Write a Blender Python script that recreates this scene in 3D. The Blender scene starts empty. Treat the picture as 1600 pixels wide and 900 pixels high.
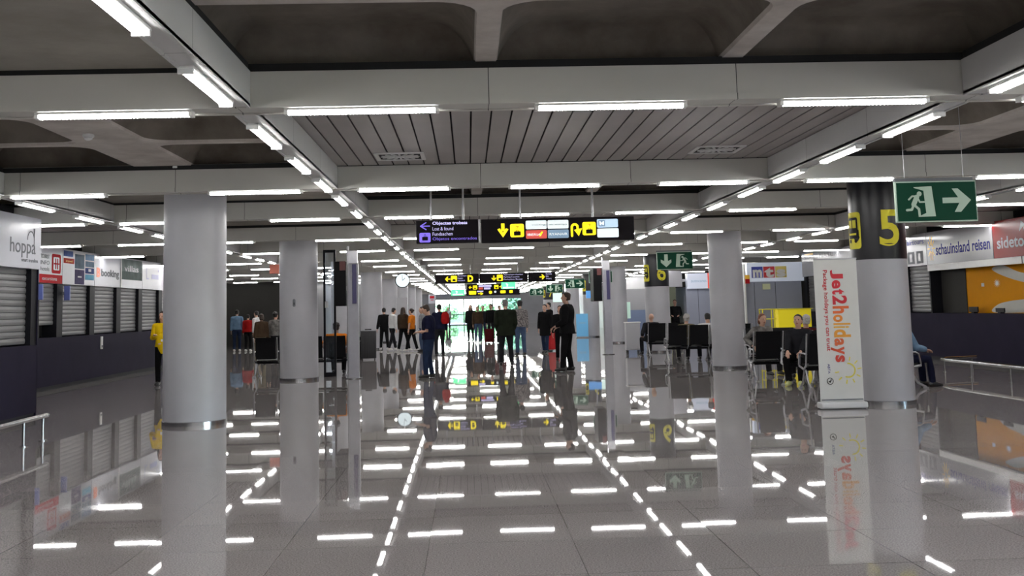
import bpy, bmesh, math, random
from mathutils import Vector, Matrix
random.seed(7)
PI = math.pi
sc = bpy.context.scene
COL = sc.collection

# ------------------------------------------------------------------ camera
cam = bpy.data.cameras.new('camera')
cam.sensor_width = 36.0
cam.lens = 36.0 * 1724.4 / 1600.0
cam.shift_y = -150.0 / 1600.0
cam.clip_end = 800
camo = bpy.data.objects.new('camera', cam)
COL.objects.link(camo)
YAW, PIT, ROL = 0.0419, 0.1048, -0.0256
_fw = Vector((math.sin(YAW) * math.cos(PIT), math.cos(YAW) * math.cos(PIT), math.sin(PIT)))
_r = Vector((math.cos(YAW), -math.sin(YAW), 0))
_u = _r.cross(_fw)
_R = math.cos(ROL) * _r + math.sin(ROL) * _u
_U = -math.sin(ROL) * _r + math.cos(ROL) * _u
m = Matrix((( _R.x, _U.x, -_fw.x), (_R.y, _U.y, -_fw.y), (_R.z, _U.z, -_fw.z)))
camo.matrix_world = Matrix.Translation((0, 0, 1.576)) @ m.to_4x4()
sc.camera = camo

# ------------------------------------------------------------------ colour management, sky
sc.view_settings.view_transform = 'Standard'
sc.view_settings.look = 'None'
sc.view_settings.gamma = 1.0
sc.view_settings.use_curve_mapping = False
sc.view_settings.exposure = 0.0
LAMP = 39.0
W = bpy.data.worlds.new('world')
sc.world = W
W.use_nodes = True
bg = W.node_tree.nodes['Background']
sky = W.node_tree.nodes.new('ShaderNodeTexSky')
sky.sky_type = 'NISHITA'
sky.sun_elevation = math.radians(48)
sky.sun_rotation = math.radians(200)
sky.sun_disc = False
W.node_tree.links.new(sky.outputs[0], bg.inputs[0])
bg.inputs[1].default_value = 5.5
sun = bpy.data.lights.new('sun', 'SUN')
sun.energy = 6.0
sun.angle = 0.01
suno = bpy.data.objects.new('sun', sun)
suno.rotation_euler = (math.radians(42), 0, math.radians(20))
COL.objects.link(suno)

# ------------------------------------------------------------------ materials
MATS = {}
def mat(name, col, rough=0.5, metal=0.0, noise=0.0, scale=6.0, emit=0.0, spec=0.5, col2=None, bump=0.0, alpha=1.0):
    if name in MATS: return MATS[name]
    M = bpy.data.materials.new(name); M.use_nodes = True
    nt = M.node_tree; b = nt.nodes['Principled BSDF']
    b.inputs['Base Color'].default_value = (*col, 1)
    b.inputs['Roughness'].default_value = rough
    b.inputs['Metallic'].default_value = metal
    b.inputs['Specular IOR Level'].default_value = spec
    if emit:
        b.inputs['Emission Color'].default_value = (*col, 1)
        b.inputs['Emission Strength'].default_value = emit
    if noise or col2:
        g = nt.nodes.new('ShaderNodeTexCoord')
        n = nt.nodes.new('ShaderNodeTexNoise'); n.inputs['Scale'].default_value = scale; n.inputs['Detail'].default_value = 5
        nt.links.new(g.outputs['Object'], n.inputs['Vector'])
        r = nt.nodes.new('ShaderNodeValToRGB')
        c2 = col2 or tuple(c * (1 - noise) for c in col)
        r.color_ramp.elements[0].position = 0.35; r.color_ramp.elements[1].position = 0.65
        r.color_ramp.elements[0].color = (*c2, 1); r.color_ramp.elements[1].color = (*col, 1)
        nt.links.new(n.outputs[0], r.inputs[0]); nt.links.new(r.outputs[0], b.inputs['Base Color'])
        if bump:
            bp = nt.nodes.new('ShaderNodeBump'); bp.inputs['Strength'].default_value = bump; bp.inputs['Distance'].default_value = 0.01
            nt.links.new(n.outputs[0], bp.inputs['Height']); nt.links.new(bp.outputs[0], b.inputs['Normal'])
    MATS[name] = M
    return M

def math_node(nt, op, a, b=None, c=None):
    n = nt.nodes.new('ShaderNodeMath'); n.operation = op
    for i, v in enumerate((a, b, c)):
        if v is None: continue
        if isinstance(v, (int, float)): n.inputs[i].default_value = v
        else: nt.links.new(v, n.inputs[i])
    return n.outputs[0]

def floor_material():
    M = bpy.data.materials.new('polished_terrazzo'); M.use_nodes = True
    nt = M.node_tree; b = nt.nodes['Principled BSDF']
    geo = nt.nodes.new('ShaderNodeNewGeometry')
    sp = nt.nodes.new('ShaderNodeSeparateXYZ'); nt.links.new(geo.outputs['Position'], sp.inputs[0])
    T = 0.975
    xs = math_node(nt, 'DIVIDE', math_node(nt, 'ADD', sp.outputs[0], 0.30), T)
    ys = math_node(nt, 'DIVIDE', math_node(nt, 'ADD', sp.outputs[1], -0.87), T)
    fx = math_node(nt, 'FRACT', xs); fy = math_node(nt, 'FRACT', ys)
    lx = math_node(nt, 'LESS_THAN', math_node(nt, 'ABSOLUTE', math_node(nt, 'SUBTRACT', fx, 0.5)), 0.4972)
    ly = math_node(nt, 'LESS_THAN', math_node(nt, 'ABSOLUTE', math_node(nt, 'SUBTRACT', fy, 0.5)), 0.4965)
    tile = math_node(nt, 'MULTIPLY', lx, ly)
    cx = math_node(nt, 'FLOOR', xs); cy = math_node(nt, 'FLOOR', ys)
    cc = nt.nodes.new('ShaderNodeCombineXYZ'); nt.links.new(cx, cc.inputs[0]); nt.links.new(cy, cc.inputs[1])
    wn = nt.nodes.new('ShaderNodeTexWhiteNoise'); wn.noise_dimensions = '3D'; nt.links.new(cc.outputs[0], wn.inputs[0])
    # every tile lies at its own very small tilt
    sub = nt.nodes.new('ShaderNodeVectorMath'); sub.operation = 'SUBTRACT'; nt.links.new(wn.outputs['Color'], sub.inputs[0]); sub.inputs[1].default_value = (.5, .5, .5)
    mul = nt.nodes.new('ShaderNodeVectorMath'); mul.operation = 'MULTIPLY'; nt.links.new(sub.outputs[0], mul.inputs[0]); mul.inputs[1].default_value = (.0016, .0010, 0)
    # long gentle waviness of the polish
    wv = nt.nodes.new('ShaderNodeTexNoise'); wv.inputs['Scale'].default_value = 2.2; wv.inputs['Detail'].default_value = 1
    nt.links.new(geo.outputs['Position'], wv.inputs['Vector'])
    sb2 = nt.nodes.new('ShaderNodeVectorMath'); sb2.operation = 'SUBTRACT'; nt.links.new(wv.outputs['Color'], sb2.inputs[0]); sb2.inputs[1].default_value = (.5, .5, .5)
    ml2 = nt.nodes.new('ShaderNodeVectorMath'); ml2.operation = 'MULTIPLY'; nt.links.new(sb2.outputs[0], ml2.inputs[0]); ml2.inputs[1].default_value = (.0007, .0003, 0)
    ad = nt.nodes.new('ShaderNodeVectorMath'); nt.links.new(geo.outputs['Normal'], ad.inputs[0]); nt.links.new(mul.outputs[0], ad.inputs[1])
    ad2 = nt.nodes.new('ShaderNodeVectorMath'); nt.links.new(ad.outputs[0], ad2.inputs[0]); nt.links.new(ml2.outputs[0], ad2.inputs[1])
    nm = nt.nodes.new('ShaderNodeVectorMath'); nm.operation = 'NORMALIZE'; nt.links.new(ad2.outputs[0], nm.inputs[0])
    nt.links.new(nm.outputs[0], b.inputs['Normal'])
    sn = nt.nodes.new('ShaderNodeTexNoise'); sn.inputs['Scale'].default_value = 90; sn.inputs['Detail'].default_value = 3
    nt.links.new(geo.outputs['Position'], sn.inputs['Vector'])
    r = nt.nodes.new('ShaderNodeValToRGB')
    r.color_ramp.elements[0].position = 0.38; r.color_ramp.elements[1].position = 0.62
    r.color_ramp.elements[0].color = (0.21, 0.190, 0.187, 1); r.color_ramp.elements[1].color = (0.37, 0.342, 0.338, 1)
    nt.links.new(sn.outputs[0], r.inputs[0])
    tv = nt.nodes.new('ShaderNodeMapRange'); tv.inputs[3].default_value = 0.93; tv.inputs[4].default_value = 1.05
    nt.links.new(wn.outputs['Value'], tv.inputs[0])
    sc_ = nt.nodes.new('ShaderNodeVectorMath'); sc_.operation = 'SCALE'; nt.links.new(r.outputs[0], sc_.inputs[0]); nt.links.new(tv.outputs[0], sc_.inputs['Scale'])
    mx = nt.nodes.new('ShaderNodeMix'); mx.data_type = 'RGBA'
    nt.links.new(tile, mx.inputs[0]); mx.inputs[6].default_value = (0.12, 0.11, 0.11, 1); nt.links.new(sc_.outputs[0], mx.inputs[7])
    nt.links.new(mx.outputs[2], b.inputs['Base Color'])
    b.inputs['Roughness'].default_value = 0.02
    b.inputs['IOR'].default_value = 1.5
    return M

def panel_material(name, col, pitch_axis, off, pitch=1.95, rough=0.42):
    """painted sheet-metal cladding with a thin dark joint every `pitch` metres"""
    M = bpy.data.materials.new(name); M.use_nodes = True
    nt = M.node_tree; b = nt.nodes['Principled BSDF']
    geo = nt.nodes.new('ShaderNodeNewGeometry')
    sp = nt.nodes.new('ShaderNodeSeparateXYZ'); nt.links.new(geo.outputs['Position'], sp.inputs[0])
    s = math_node(nt, 'DIVIDE', math_node(nt, 'ADD', sp.outputs[pitch_axis], -off), pitch)
    fr = math_node(nt, 'FRACT', s)
    on = math_node(nt, 'GREATER_THAN', fr, 0.0035)
    wn = nt.nodes.new('ShaderNodeTexWhiteNoise'); wn.noise_dimensions = '1D'; nt.links.new(math_node(nt, 'FLOOR', s), wn.inputs['W'])
    nz = nt.nodes.new('ShaderNodeTexNoise'); nz.inputs['Scale'].default_value = 1.3; nz.inputs['Detail'].default_value = 4
    nt.links.new(geo.outputs['Position'], nz.inputs['Vector'])
    v = math_node(nt, 'ADD', math_node(nt, 'MULTIPLY', wn.outputs['Value'], 0.10), math_node(nt, 'MULTIPLY', nz.outputs[0], 0.12))
    v = math_node(nt, 'ADD', v, 0.86)
    sc_ = nt.nodes.new('ShaderNodeVectorMath'); sc_.operation = 'SCALE'; sc_.inputs[0].default_value = col; nt.links.new(v, sc_.inputs['Scale'])
    mx = nt.nodes.new('ShaderNodeMix'); mx.data_type = 'RGBA'
    nt.links.new(on, mx.inputs[0]); mx.inputs[6].default_value = (0.05, 0.05, 0.05, 1); nt.links.new(sc_.outputs[0], mx.inputs[7])
    nt.links.new(mx.outputs[2], b.inputs['Base Color'])
    b.inputs['Roughness'].default_value = rough
    return M

def concrete_material(name, c1, c2, scale=1.4):
    M = bpy.data.materials.new(name); M.use_nodes = True
    nt = M.node_tree; b = nt.nodes['Principled BSDF']
    geo = nt.nodes.new('ShaderNodeNewGeometry')
    n1 = nt.nodes.new('ShaderNodeTexNoise'); n1.inputs['Scale'].default_value = scale; n1.inputs['Detail'].default_value = 7; n1.inputs['Roughness'].default_value = .62
    nt.links.new(geo.outputs['Position'], n1.inputs['Vector'])
    r = nt.nodes.new('ShaderNodeValToRGB')
    r.color_ramp.elements[0].position = 0.36; r.color_ramp.elements[1].position = 0.66
    r.color_ramp.elements[0].color = (*c1, 1); r.color_ramp.elements[1].color = (*c2, 1)
    nt.links.new(n1.outputs[0], r.inputs[0]); nt.links.new(r.outputs[0], b.inputs['Base Color'])
    n2 = nt.nodes.new('ShaderNodeTexNoise'); n2.inputs['Scale'].default_value = 14; n2.inputs['Detail'].default_value = 6
    nt.links.new(geo.outputs['Position'], n2.inputs['Vector'])
    bp = nt.nodes.new('ShaderNodeBump'); bp.inputs['Strength'].default_value = .25; bp.inputs['Distance'].default_value = .01
    nt.links.new(n2.outputs[0], bp.inputs['Height']); nt.links.new(bp.outputs[0], b.inputs['Normal'])
    b.inputs['Roughness'].default_value = .85
    return M

M_FLOOR = floor_material()
PANELC = (0.58, 0.57, 0.53)
M_BEAMX = panel_material('white_cladding_cross', PANELC, 0, 0.19)
M_BEAMY = panel_material('white_cladding_long', (0.60, 0.60, 0.60), 1, 8.6)
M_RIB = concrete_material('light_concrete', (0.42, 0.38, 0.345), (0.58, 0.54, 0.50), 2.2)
M_COFFER = concrete_material('dark_brown_concrete', (0.10, 0.083, 0.066), (0.21, 0.185, 0.155), 1.1)  # mottled brown of the coffer insides, darker than the ribs
M_SLAB = concrete_material('grey_concrete', (0.22, 0.205, 0.18), (0.34, 0.32, 0.285), 0.8)
M_DARK = mat('shadow_black', (0.012, 0.012, 0.013), .8)
M_PLANK = mat('grey_lath', (0.36, 0.335, 0.325), .5, noise=.1, scale=1.5)
M_COL = mat('column_paint', (0.41, 0.41, 0.44), .42, noise=.07, scale=2)
M_STEEL = mat('brushed_steel', (0.50, 0.50, 0.51), .2, metal=1, noise=.1, scale=12)
M_ALU = mat('aluminium', (0.42, 0.42, 0.44), .35, metal=.9, noise=.08, scale=10)
M_WHITE = mat('white_plastic', (0.74, 0.74, 0.73), .4, noise=.04)
M_BLACK = mat('black_plastic', (0.009, 0.009, 0.011), .45, noise=.2, scale=9, spec=.15)
M_MESH = mat('black_mesh_seat', (0.010, 0.010, 0.012), .6, noise=.3, scale=60, spec=.12)
M_NAVY = mat('counter_navy', (0.022, 0.019, 0.037), .55, noise=.12, scale=2, spec=.03)
M_PILLAR = mat('dark_pillar', (0.014, 0.014, 0.018), .5, noise=.1, spec=.1)
M_SHUT = mat('shutter_metal', (0.20, 0.20, 0.21), .45, metal=.2, noise=.12, scale=1.6)
M_WALLG = mat('grey_wall', (0.20, 0.20, 0.215), .45, noise=.08, scale=1)
M_WALLD = mat('dark_grey_wall', (0.034, 0.033, 0.031), .6, noise=.1, scale=1, spec=.08)
M_WALLL = mat('pale_grey_wall', (0.42, 0.42, 0.45), .45, noise=.06, scale=1)
M_KIOSK = mat('blue_grey_panel', (0.30, 0.32, 0.40), .42, noise=.06, scale=1)
M_SIGNBLK = mat('sign_black', (0.005, 0.003, 0.005), .5, spec=.12)
M_YEL = mat('sign_yellow', (1.0, 0.80, 0.0), .4, emit=.9)
M_YELP = mat('paint_yellow', (0.72, 0.64, 0.05), .5, noise=.05, spec=.15)
M_LILA = mat('sign_lilac', (0.62, 0.58, 0.95), .4, emit=.65)
M_VIO = mat('sign_violet', (0.22, 0.15, 0.80), .4, emit=.6)
M_SWHITE = mat('sign_white_lit', (0.80, 0.88, 0.90), .4, emit=.7)
M_SRED = mat('sign_red_lit', (0.60, 0.07, 0.05), .4, emit=.7)
M_SBLUE = mat('sign_blue_lit', (0.18, 0.27, 0.38), .4, emit=.7)
M_SDARK = mat('sign_print_dark', (0.10, 0.16, 0.22), .4)
M_GREEN = mat('exit_green', (0.0, 0.045, 0.022), .5, noise=.04, spec=.15)
M_GREENL = mat('exit_green_lit', (0.08, 0.75, 0.25), .35, emit=1.6)
M_PHOS = mat('exit_pale', (0.42, 0.55, 0.45), .45, noise=.04)
M_GREENW = mat('exit_white_lit', (0.9, 1.0, 0.9), .35, emit=1.6)
M_RED = mat('print_red', (0.50, 0.02, 0.03), .6, noise=.05, spec=.05)
M_ORANGE = mat('mural_orange', (0.62, 0.25, 0.0), .6, spec=.06, noise=.05)
M_INKBLUE = mat('print_blue', (0.04, 0.04, 0.20), .6, spec=.04)
M_GREYP = mat('print_grey', (0.16, 0.165, 0.18), .6, spec=.04)
M_GOLD = mat('print_gold', (0.85, 0.48, 0.03), .4)

def gloss_sign(name, col, rough=.16): return mat(name, col, rough, noise=.05, scale=1.2, spec=.14)
M_SIGNW = gloss_sign('sign_gloss_white', (0.46, 0.47, 0.53), .28)
M_SIGNS = gloss_sign('sign_gloss_silver', (0.30, 0.295, 0.32), .16)

def lamp_material(name, st, col=(1, .985, .96)):
    M = bpy.data.materials.new(name); M.use_nodes = True
    nt = M.node_tree; nt.nodes.clear()
    e = nt.nodes.new('ShaderNodeEmission'); e.inputs[0].default_value = (*col, 1); e.inputs[1].default_value = st
    o = nt.nodes.new('ShaderNodeOutputMaterial'); nt.links.new(e.outputs[0], o.inputs[0])
    return M
M_LAMP = lamp_material('fluorescent_glow', LAMP)
M_CLOCKF = lamp_material('clock_face_glow', 1.15, (.85, .97, 1))
M_SHELFL = lamp_material('lightbox_glow', 1.1, (.8, 1, .92))

def glass_material():
    M = bpy.data.materials.new('clear_glass'); M.use_nodes = True
    nt = M.node_tree; nt.nodes.clear()
    t = nt.nodes.new('ShaderNodeBsdfTransparent'); t.inputs[0].default_value = (.90, .94, .98, 1)
    g = nt.nodes.new('ShaderNodeBsdfGlossy'); g.inputs['Roughness'].default_value = .02
    f = nt.nodes.new('ShaderNodeFresnel'); f.inputs[0].default_value = 1.5
    x = nt.nodes.new('ShaderNodeMixShader'); nt.links.new(f.outputs[0], x.inputs[0]); nt.links.new(t.outputs[0], x.inputs[1]); nt.links.new(g.outputs[0], x.inputs[2])
    o = nt.nodes.new('ShaderNodeOutputMaterial'); nt.links.new(x.outputs[0], o.inputs[0])
    return M
M_GLASS = glass_material()

# ------------------------------------------------------------------ mesh helpers
class MB:
    def __init__(s): s.v = []; s.f = []; s.mi = []; s.k = 0
    def mat(s, k): s.k = k; return s
    def add(s, vs, fs):
        o = len(s.v); s.v += [tuple(p) for p in vs]
        for f in fs: s.f.append(tuple(i + o for i in f)); s.mi.append(s.k)
        return s
    def box(s, x0, x1, y0, y1, z0, z1, c=0.0):
        if c <= 0:
            vs = [(x, y, z) for z in (z0, z1) for y in (y0, y1) for x in (x0, x1)]
            return s.add(vs, [(0, 2, 3, 1), (4, 5, 7, 6), (0, 1, 5, 4), (2, 6, 7, 3), (0, 4, 6, 2), (1, 3, 7, 5)])
        b = bmesh.new(); bmesh.ops.create_cube(b, size=1)
        for v in b.verts: v.co = Vector(((x0 + x1) / 2 + v.co.x * (x1 - x0), (y0 + y1) / 2 + v.co.y * (y1 - y0), (z0 + z1) / 2 + v.co.z * (z1 - z0)))
        bmesh.ops.bevel(b, geom=b.edges[:], offset=c, segments=2, affect='EDGES', profile=.5)
        b.verts.index_update()
        s.add([v.co[:] for v in b.verts], [[v.index for v in f.verts] for f in b.faces]); b.free()
        return s
    def loft(s, pts, rads, n=10, ref=(1, 0, 0), caps=True):
        """rings along pts; rads are r or (r_ref, r_other)"""
        pts = [Vector(p) for p in pts]; ref = Vector(ref); rings = []
        N = len(pts)
        for i, p in enumerate(pts):
            t = (pts[min(i + 1, N - 1)] - pts[max(i - 1, 0)])
            t = t.normalized() if t.length > 1e-9 else Vector((0, 0, 1))
            a = ref - ref.dot(t) * t
            if a.length < 1e-3: a = t.orthogonal()
            a.normalize(); b = t.cross(a)
            r = rads[i]; ra, rb = (r if isinstance(r, (tuple, list)) else (r, r))
            rings.append([p + a * ra * math.cos(2 * PI * k / n) + b * rb * math.sin(2 * PI * k / n) for k in range(n)])
        vs = [q for R in rings for q in R]; fs = []
        for i in range(N - 1):
            for k in range(n):
                k2 = (k + 1) % n
                fs.append((i * n + k, i * n + k2, (i + 1) * n + k2, (i + 1) * n + k))
        if caps:
            fs.append(tuple(range(n - 1, -1, -1))); fs.append(tuple((N - 1) * n + k for k in range(n)))
        return s.add(vs, fs)
    def tube(s, pts, r, n=8): return s.loft(pts, [r] * len(pts), n)
    def cyl(s, x, y, z0, z1, r, n=32, r2=None): return s.loft([(x, y, z0), (x, y, z1)], [r, r if r2 is None else r2], n)
    def ball(s, c, rx, ry=None, rz=None, n=10, m=8):
        ry = ry or rx; rz = rz or rx; c = Vector(c)
        vs = []; fs = []
        for j in range(1, m):
            th = PI * j / m
            for k in range(n):
                ph = 2 * PI * k / n
                vs.append(c + Vector((rx * math.sin(th) * math.cos(ph), ry * math.sin(th) * math.sin(ph), rz * math.cos(th))))
        T = len(vs); vs += [c + Vector((0, 0, rz)), c - Vector((0, 0, rz))]
        for j in range(m - 2):
            for k in range(n):
                k2 = (k + 1) % n; fs.append((j * n + k, (j + 1) * n + k, (j + 1) * n + k2, j * n + k2))
        for k in range(n):
            k2 = (k + 1) % n; fs.append((T, k, k2)); fs.append((T + 1, (m - 2) * n + k2, (m - 2) * n + k))
        return s.add(vs, fs)
    def lathe(s, c, prof, n=32):
        return s.loft([(c[0], c[1], z) for r, z in prof], [r for r, z in prof], n)
    def xform(s, M, start=0):
        s.v[start:] = [tuple(M @ Vector(p)) for p in s.v[start:]]; return s
    def build(s, name, mats, parent=None, smooth=False, world=True):
        me = bpy.data.meshes.new(name)
        vs = s.v
        if parent is not None and world:
            L = parent_world(parent); vs = [(a - L[0], b - L[1], c - L[2]) for a, b, c in vs]
        me.from_pydata(vs, [], s.f)
        if not isinstance(mats, (list, tuple)): mats = [mats]
        for q in mats: me.materials.append(q)
        me.polygons.foreach_set('material_index', s.mi)
        if smooth: me.polygons.foreach_set('use_smooth', [True] * len(s.f))
        b = bmesh.new(); b.from_mesh(me); bmesh.ops.recalc_face_normals(b, faces=b.faces[:]); b.to_mesh(me); b.free()
        if smooth: me.set_sharp_from_angle(angle=math.radians(40))
        me.update()
        o = bpy.data.objects.new(name, me); COL.objects.link(o)
        if parent is not None: o.parent = parent
        return o

def parent_world(p):
    L = Vector((0, 0, 0))
    while p is not None: L += p.location; p = p.parent
    return L

def tag(o, label, cat, group=None, kind=None):
    if label: o['label'] = label
    if cat: o['category'] = cat
    if group: o['group'] = group
    if kind: o['kind'] = kind
    return o
def thing(name, label, cat, loc=(0, 0, 0), rz=0.0, group=None):
    o = bpy.data.objects.new(name, None); o.empty_display_size = .1; COL.objects.link(o)
    o.location = loc; o.rotation_euler = (0, 0, rz)
    return tag(o, label, cat, group)
def struct(name, mb, m, parent=None, smooth=False):
    o = mb.build(name, m, parent, smooth)
    if parent is None: o['kind'] = 'structure'
    return o
def copy_tree(o, parent=None):
    c = o.copy(); COL.objects.link(c); c.parent = parent
    for ch in list(o.children): copy_tree(ch, c)
    return c

# ---- flat marks: a panel is (origin at its top left, U to the viewer's right, V down, N to the viewer)
class Panel:
    def __init__(s, o, U, V, N): s.o = Vector(o); s.U = Vector(U); s.V = Vector(V); s.N = Vector(N)
    def at(s, u, v, n=0.0): return s.o + s.U * u + s.V * v + s.N * n
def panel_front(x, y, z): return Panel((x, y, z), (1, 0, 0), (0, 0, -1), (0, -1, 0))
def panel_left(x, y, z): return Panel((x, y, z), (0, 1, 0), (0, 0, -1), (1, 0, 0))
def panel_right(x, y, z): return Panel((x, y, z), (0, -1, 0), (0, 0, -1), (-1, 0, 0))
class CylPanel:
    """wraps marks round a column; u is arc length from angle a0"""
    def __init__(s, c, r, a0, z): s.c = c; s.r = r; s.a0 = a0; s.z = z
    def at(s, u, v, n=0.0):
        a = s.a0 + u / s.r
        return Vector((s.c[0] + (s.r + n) * math.cos(a), s.c[1] + (s.r + n) * math.sin(a), s.z - v))

def mark(parent, P, polys, m, name='symbol', n0=.001, th=.002, dens=0):
    """polys: lists of (u, v) outlines, each made a thin plate"""
    mb = MB()
    if isinstance(P, CylPanel):
        for pl in polys:
            b = bmesh.new(); b.faces.new([b.verts.new((u, v, 0)) for u, v in pl])
            bmesh.ops.triangulate(b, faces=b.faces[:])
            for _ in range(3): bmesh.ops.subdivide_edges(b, edges=[e for e in b.edges if e.calc_length() > .05], cuts=1)
            bmesh.ops.triangulate(b, faces=b.faces[:])
            b.verts.index_update()
            mb.add([P.at(v.co.x, v.co.y, n0 + th) for v in b.verts], [[v.index for v in f.verts] for f in b.faces]); b.free()
        return mb.build(name, m, parent)
    for pi_, pl in enumerate(polys):
        e_ = .00012 * pi_
        if dens:
            q = []
            for i in range(len(pl)):
                a, b = pl[i], pl[(i + 1) % len(pl)]
                k = max(1, int(math.hypot(a[0] - b[0], a[1] - b[1]) / dens))
                q += [(a[0] + (b[0] - a[0]) * j / k, a[1] + (b[1] - a[1]) * j / k) for j in range(k)]
            pl = q
        k = len(pl)
        f = [P.at(u, v, n0 + th + e_) for u, v in pl]; b = [P.at(u, v, n0) for u, v in pl]
        mb.add(f + b, [tuple(range(k))] + [(i, k + i, k + (i + 1) % k, (i + 1) % k) for i in range(k)] + [tuple(range(2 * k - 1, k - 1, -1))])
    return mb.build(name, m, parent)
def rect(u0, v0, u1, v1): return [(u0, v0), (u1, v0), (u1, v1), (u0, v1)]
def rrect(u0, v0, u1, v1, r, n=4):
    o = []
    for cx, cy, a in ((u1 - r, v0 + r, -PI / 2), (u1 - r, v1 - r, 0), (u0 + r, v1 - r, PI / 2), (u0 + r, v0 + r, PI)):
        for i in range(n + 1):
            t = a + PI / 2 * i / n; o.append((cx + r * math.cos(t), cy + r * math.sin(t)))
    return o
def disc(u, v, r, n=20): return [(u + r * math.cos(2 * PI * i / n), v + r * math.sin(2 * PI * i / n)) for i in range(n)]
def stroke(pts, w):
    o = []
    for (a, b), (c, d) in zip(pts, pts[1:]):
        L = math.hypot(c - a, d - b) or 1; nx, ny = -(d - b) / L * w / 2, (c - a) / L * w / 2
        o.append([(a + nx, b + ny), (c + nx, d + ny), (c - nx, d - ny), (a - nx, b - ny)])
    o += [disc(a, b, w / 2, 12) for a, b in pts]
    return o
def arc(u, v, r, a0, a1, n=14): return [(u + r * math.cos(a0 + (a1 - a0) * i / n), v + r * math.sin(a0 + (a1 - a0) * i / n)) for i in range(n + 1)]

def text(parent, P, s, box, m, name='lettering', bold=0.0, n0=.001, rot=0, keep=False, sub=0):
    """text s stretched into box (u0, v0, u1, v1) of the panel; rot=-90 reads from top to bottom"""
    cu = bpy.data.curves.new('t', 'FONT'); cu.body = s; cu.size = 1; cu.offset = bold; cu.resolution_u = 4
    to = bpy.data.objects.new('t', cu)
    me = bpy.data.meshes.new_from_object(to)
    bpy.data.objects.remove(to); bpy.data.curves.remove(cu)
    xs = [v.co.x for v in me.vertices]; ys = [v.co.y for v in me.vertices]
    x0, x1, y0, y1 = min(xs), max(xs), min(ys), max(ys)
    b = bmesh.new(); b.from_mesh(me)
    if sub:
        bmesh.ops.triangulate(b, faces=b.faces[:])
        for _ in range(sub): bmesh.ops.subdivide_edges(b, edges=[e for e in b.edges if e.calc_length() > .08], cuts=1)
    u0, v0, u1, v1 = box
    for v in b.verts:
        a = (v.co.x - x0) / (x1 - x0); c = (v.co.y - y0) / (y1 - y0)
        if rot == 0: q = P.at(u0 + a * (u1 - u0), v1 - c * (v1 - v0), n0)
        else: q = P.at(u0 + c * (u1 - u0), v0 + a * (v1 - v0), n0)     # top of the letters to the right, read downwards
        v.co = q
    r = bmesh.ops.extrude_face_region(b, geom=b.faces[:])
    N = P.N if isinstance(P, Panel) else None
    for g in r['geom']:
        if isinstance(g, bmesh.types.BMVert):
            if N is not None: g.co = g.co + N * .002
            else: d = Vector((g.co.x - P.c[0], g.co.y - P.c[1], 0)).normalized(); g.co = g.co + d * .002
    bmesh.ops.recalc_face_normals(b, faces=b.faces[:])
    L = parent_world(parent)
    for v in b.verts: v.co = v.co - L
    for f in b.faces: f.smooth = False
    me.clear_geometry(); b.to_mesh(me); b.free()
    me.materials.clear(); me.materials.append(m); me.name = name
    o = bpy.data.objects.new(name, me); COL.objects.link(o); o.parent = parent
    return o

# ------------------------------------------------------------------ the hall: grid of beams
YA, YB = 5.65, 4.46                                   # long and short bays along the hall
BY = [8.78, 14.49, 18.87, 24.37, 29.05, 34.70, 39.10]
while BY[-1] < 108: BY.append(BY[-1] + (YA if len(BY) % 2 == 1 else YB))
BY = [-5.7, -1.2, 4.40] + BY                          # far faces of the cross beams; bay i lies between BY[i] and BY[i+1]
BX = [-15.9, -11.85, -5.98, -1.773, 4.073, 8.27, 14.1]
END = 113.0
BOT, TOP, SOF = 3.16, 3.445, 3.50

struct('floor', MB().box(-17, 17, -9, END, -.2, 0), M_FLOOR)
gm = mat('outdoor_paving', (0.42, 0.41, 0.38), .8, noise=.1)
struct('ground', MB().box(-80, 80, END + .02, 260, -.3, -.03), gm)

# cross beams
k = 0
for i, y in enumerate(BY):
    if y > END - 1: continue
    k += 1
    mb = MB().box(-17, 17, y - .32, y - .03, BOT + .012, TOP)            # clad box
    mb.box(-17, 17, y - .335, y - .30, BOT, BOT + .05).box(-17, 17, y - .05, y - .01, BOT, BOT + .05)   # bottom edge rails
    mb.mat(1).box(-17, 17, y - .30, y - .04, TOP, SOF + .01)  # black strip painted in for the shaded gap above the cladding
    struct('trim_%d' % k, mb, [M_BEAMX, M_DARK])
# long beams
for x in BX:
    k += 1
    s = 1 if x < 1 else -1
    xa, xb = (x - .06, x + .13) if x < 1 else (x - .13, x + .06)
    mb = MB()
    e = [b for b in BY if b < END - 1]
    for y0, y1 in zip(e, e[1:] + [END]):
        mb.box(xa, xb, y0 - .011, y1 - .336, BOT + .008, TOP)
        mb.box(xa, xa + .022, y0 - .011, y1 - .336, BOT - .004, BOT + .03).box(xb - .022, xb, y0 - .011, y1 - .336, BOT - .004, BOT + .03)
        mb.mat(1).box(xa + .015, xb - .015, y0 - .011, y1 - .336, TOP, SOF + .01).mat(0)  # same black strip for the shade above the long beams
    struct('trim_%d' % k, mb, [M_BEAMY, M_DARK])

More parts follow.
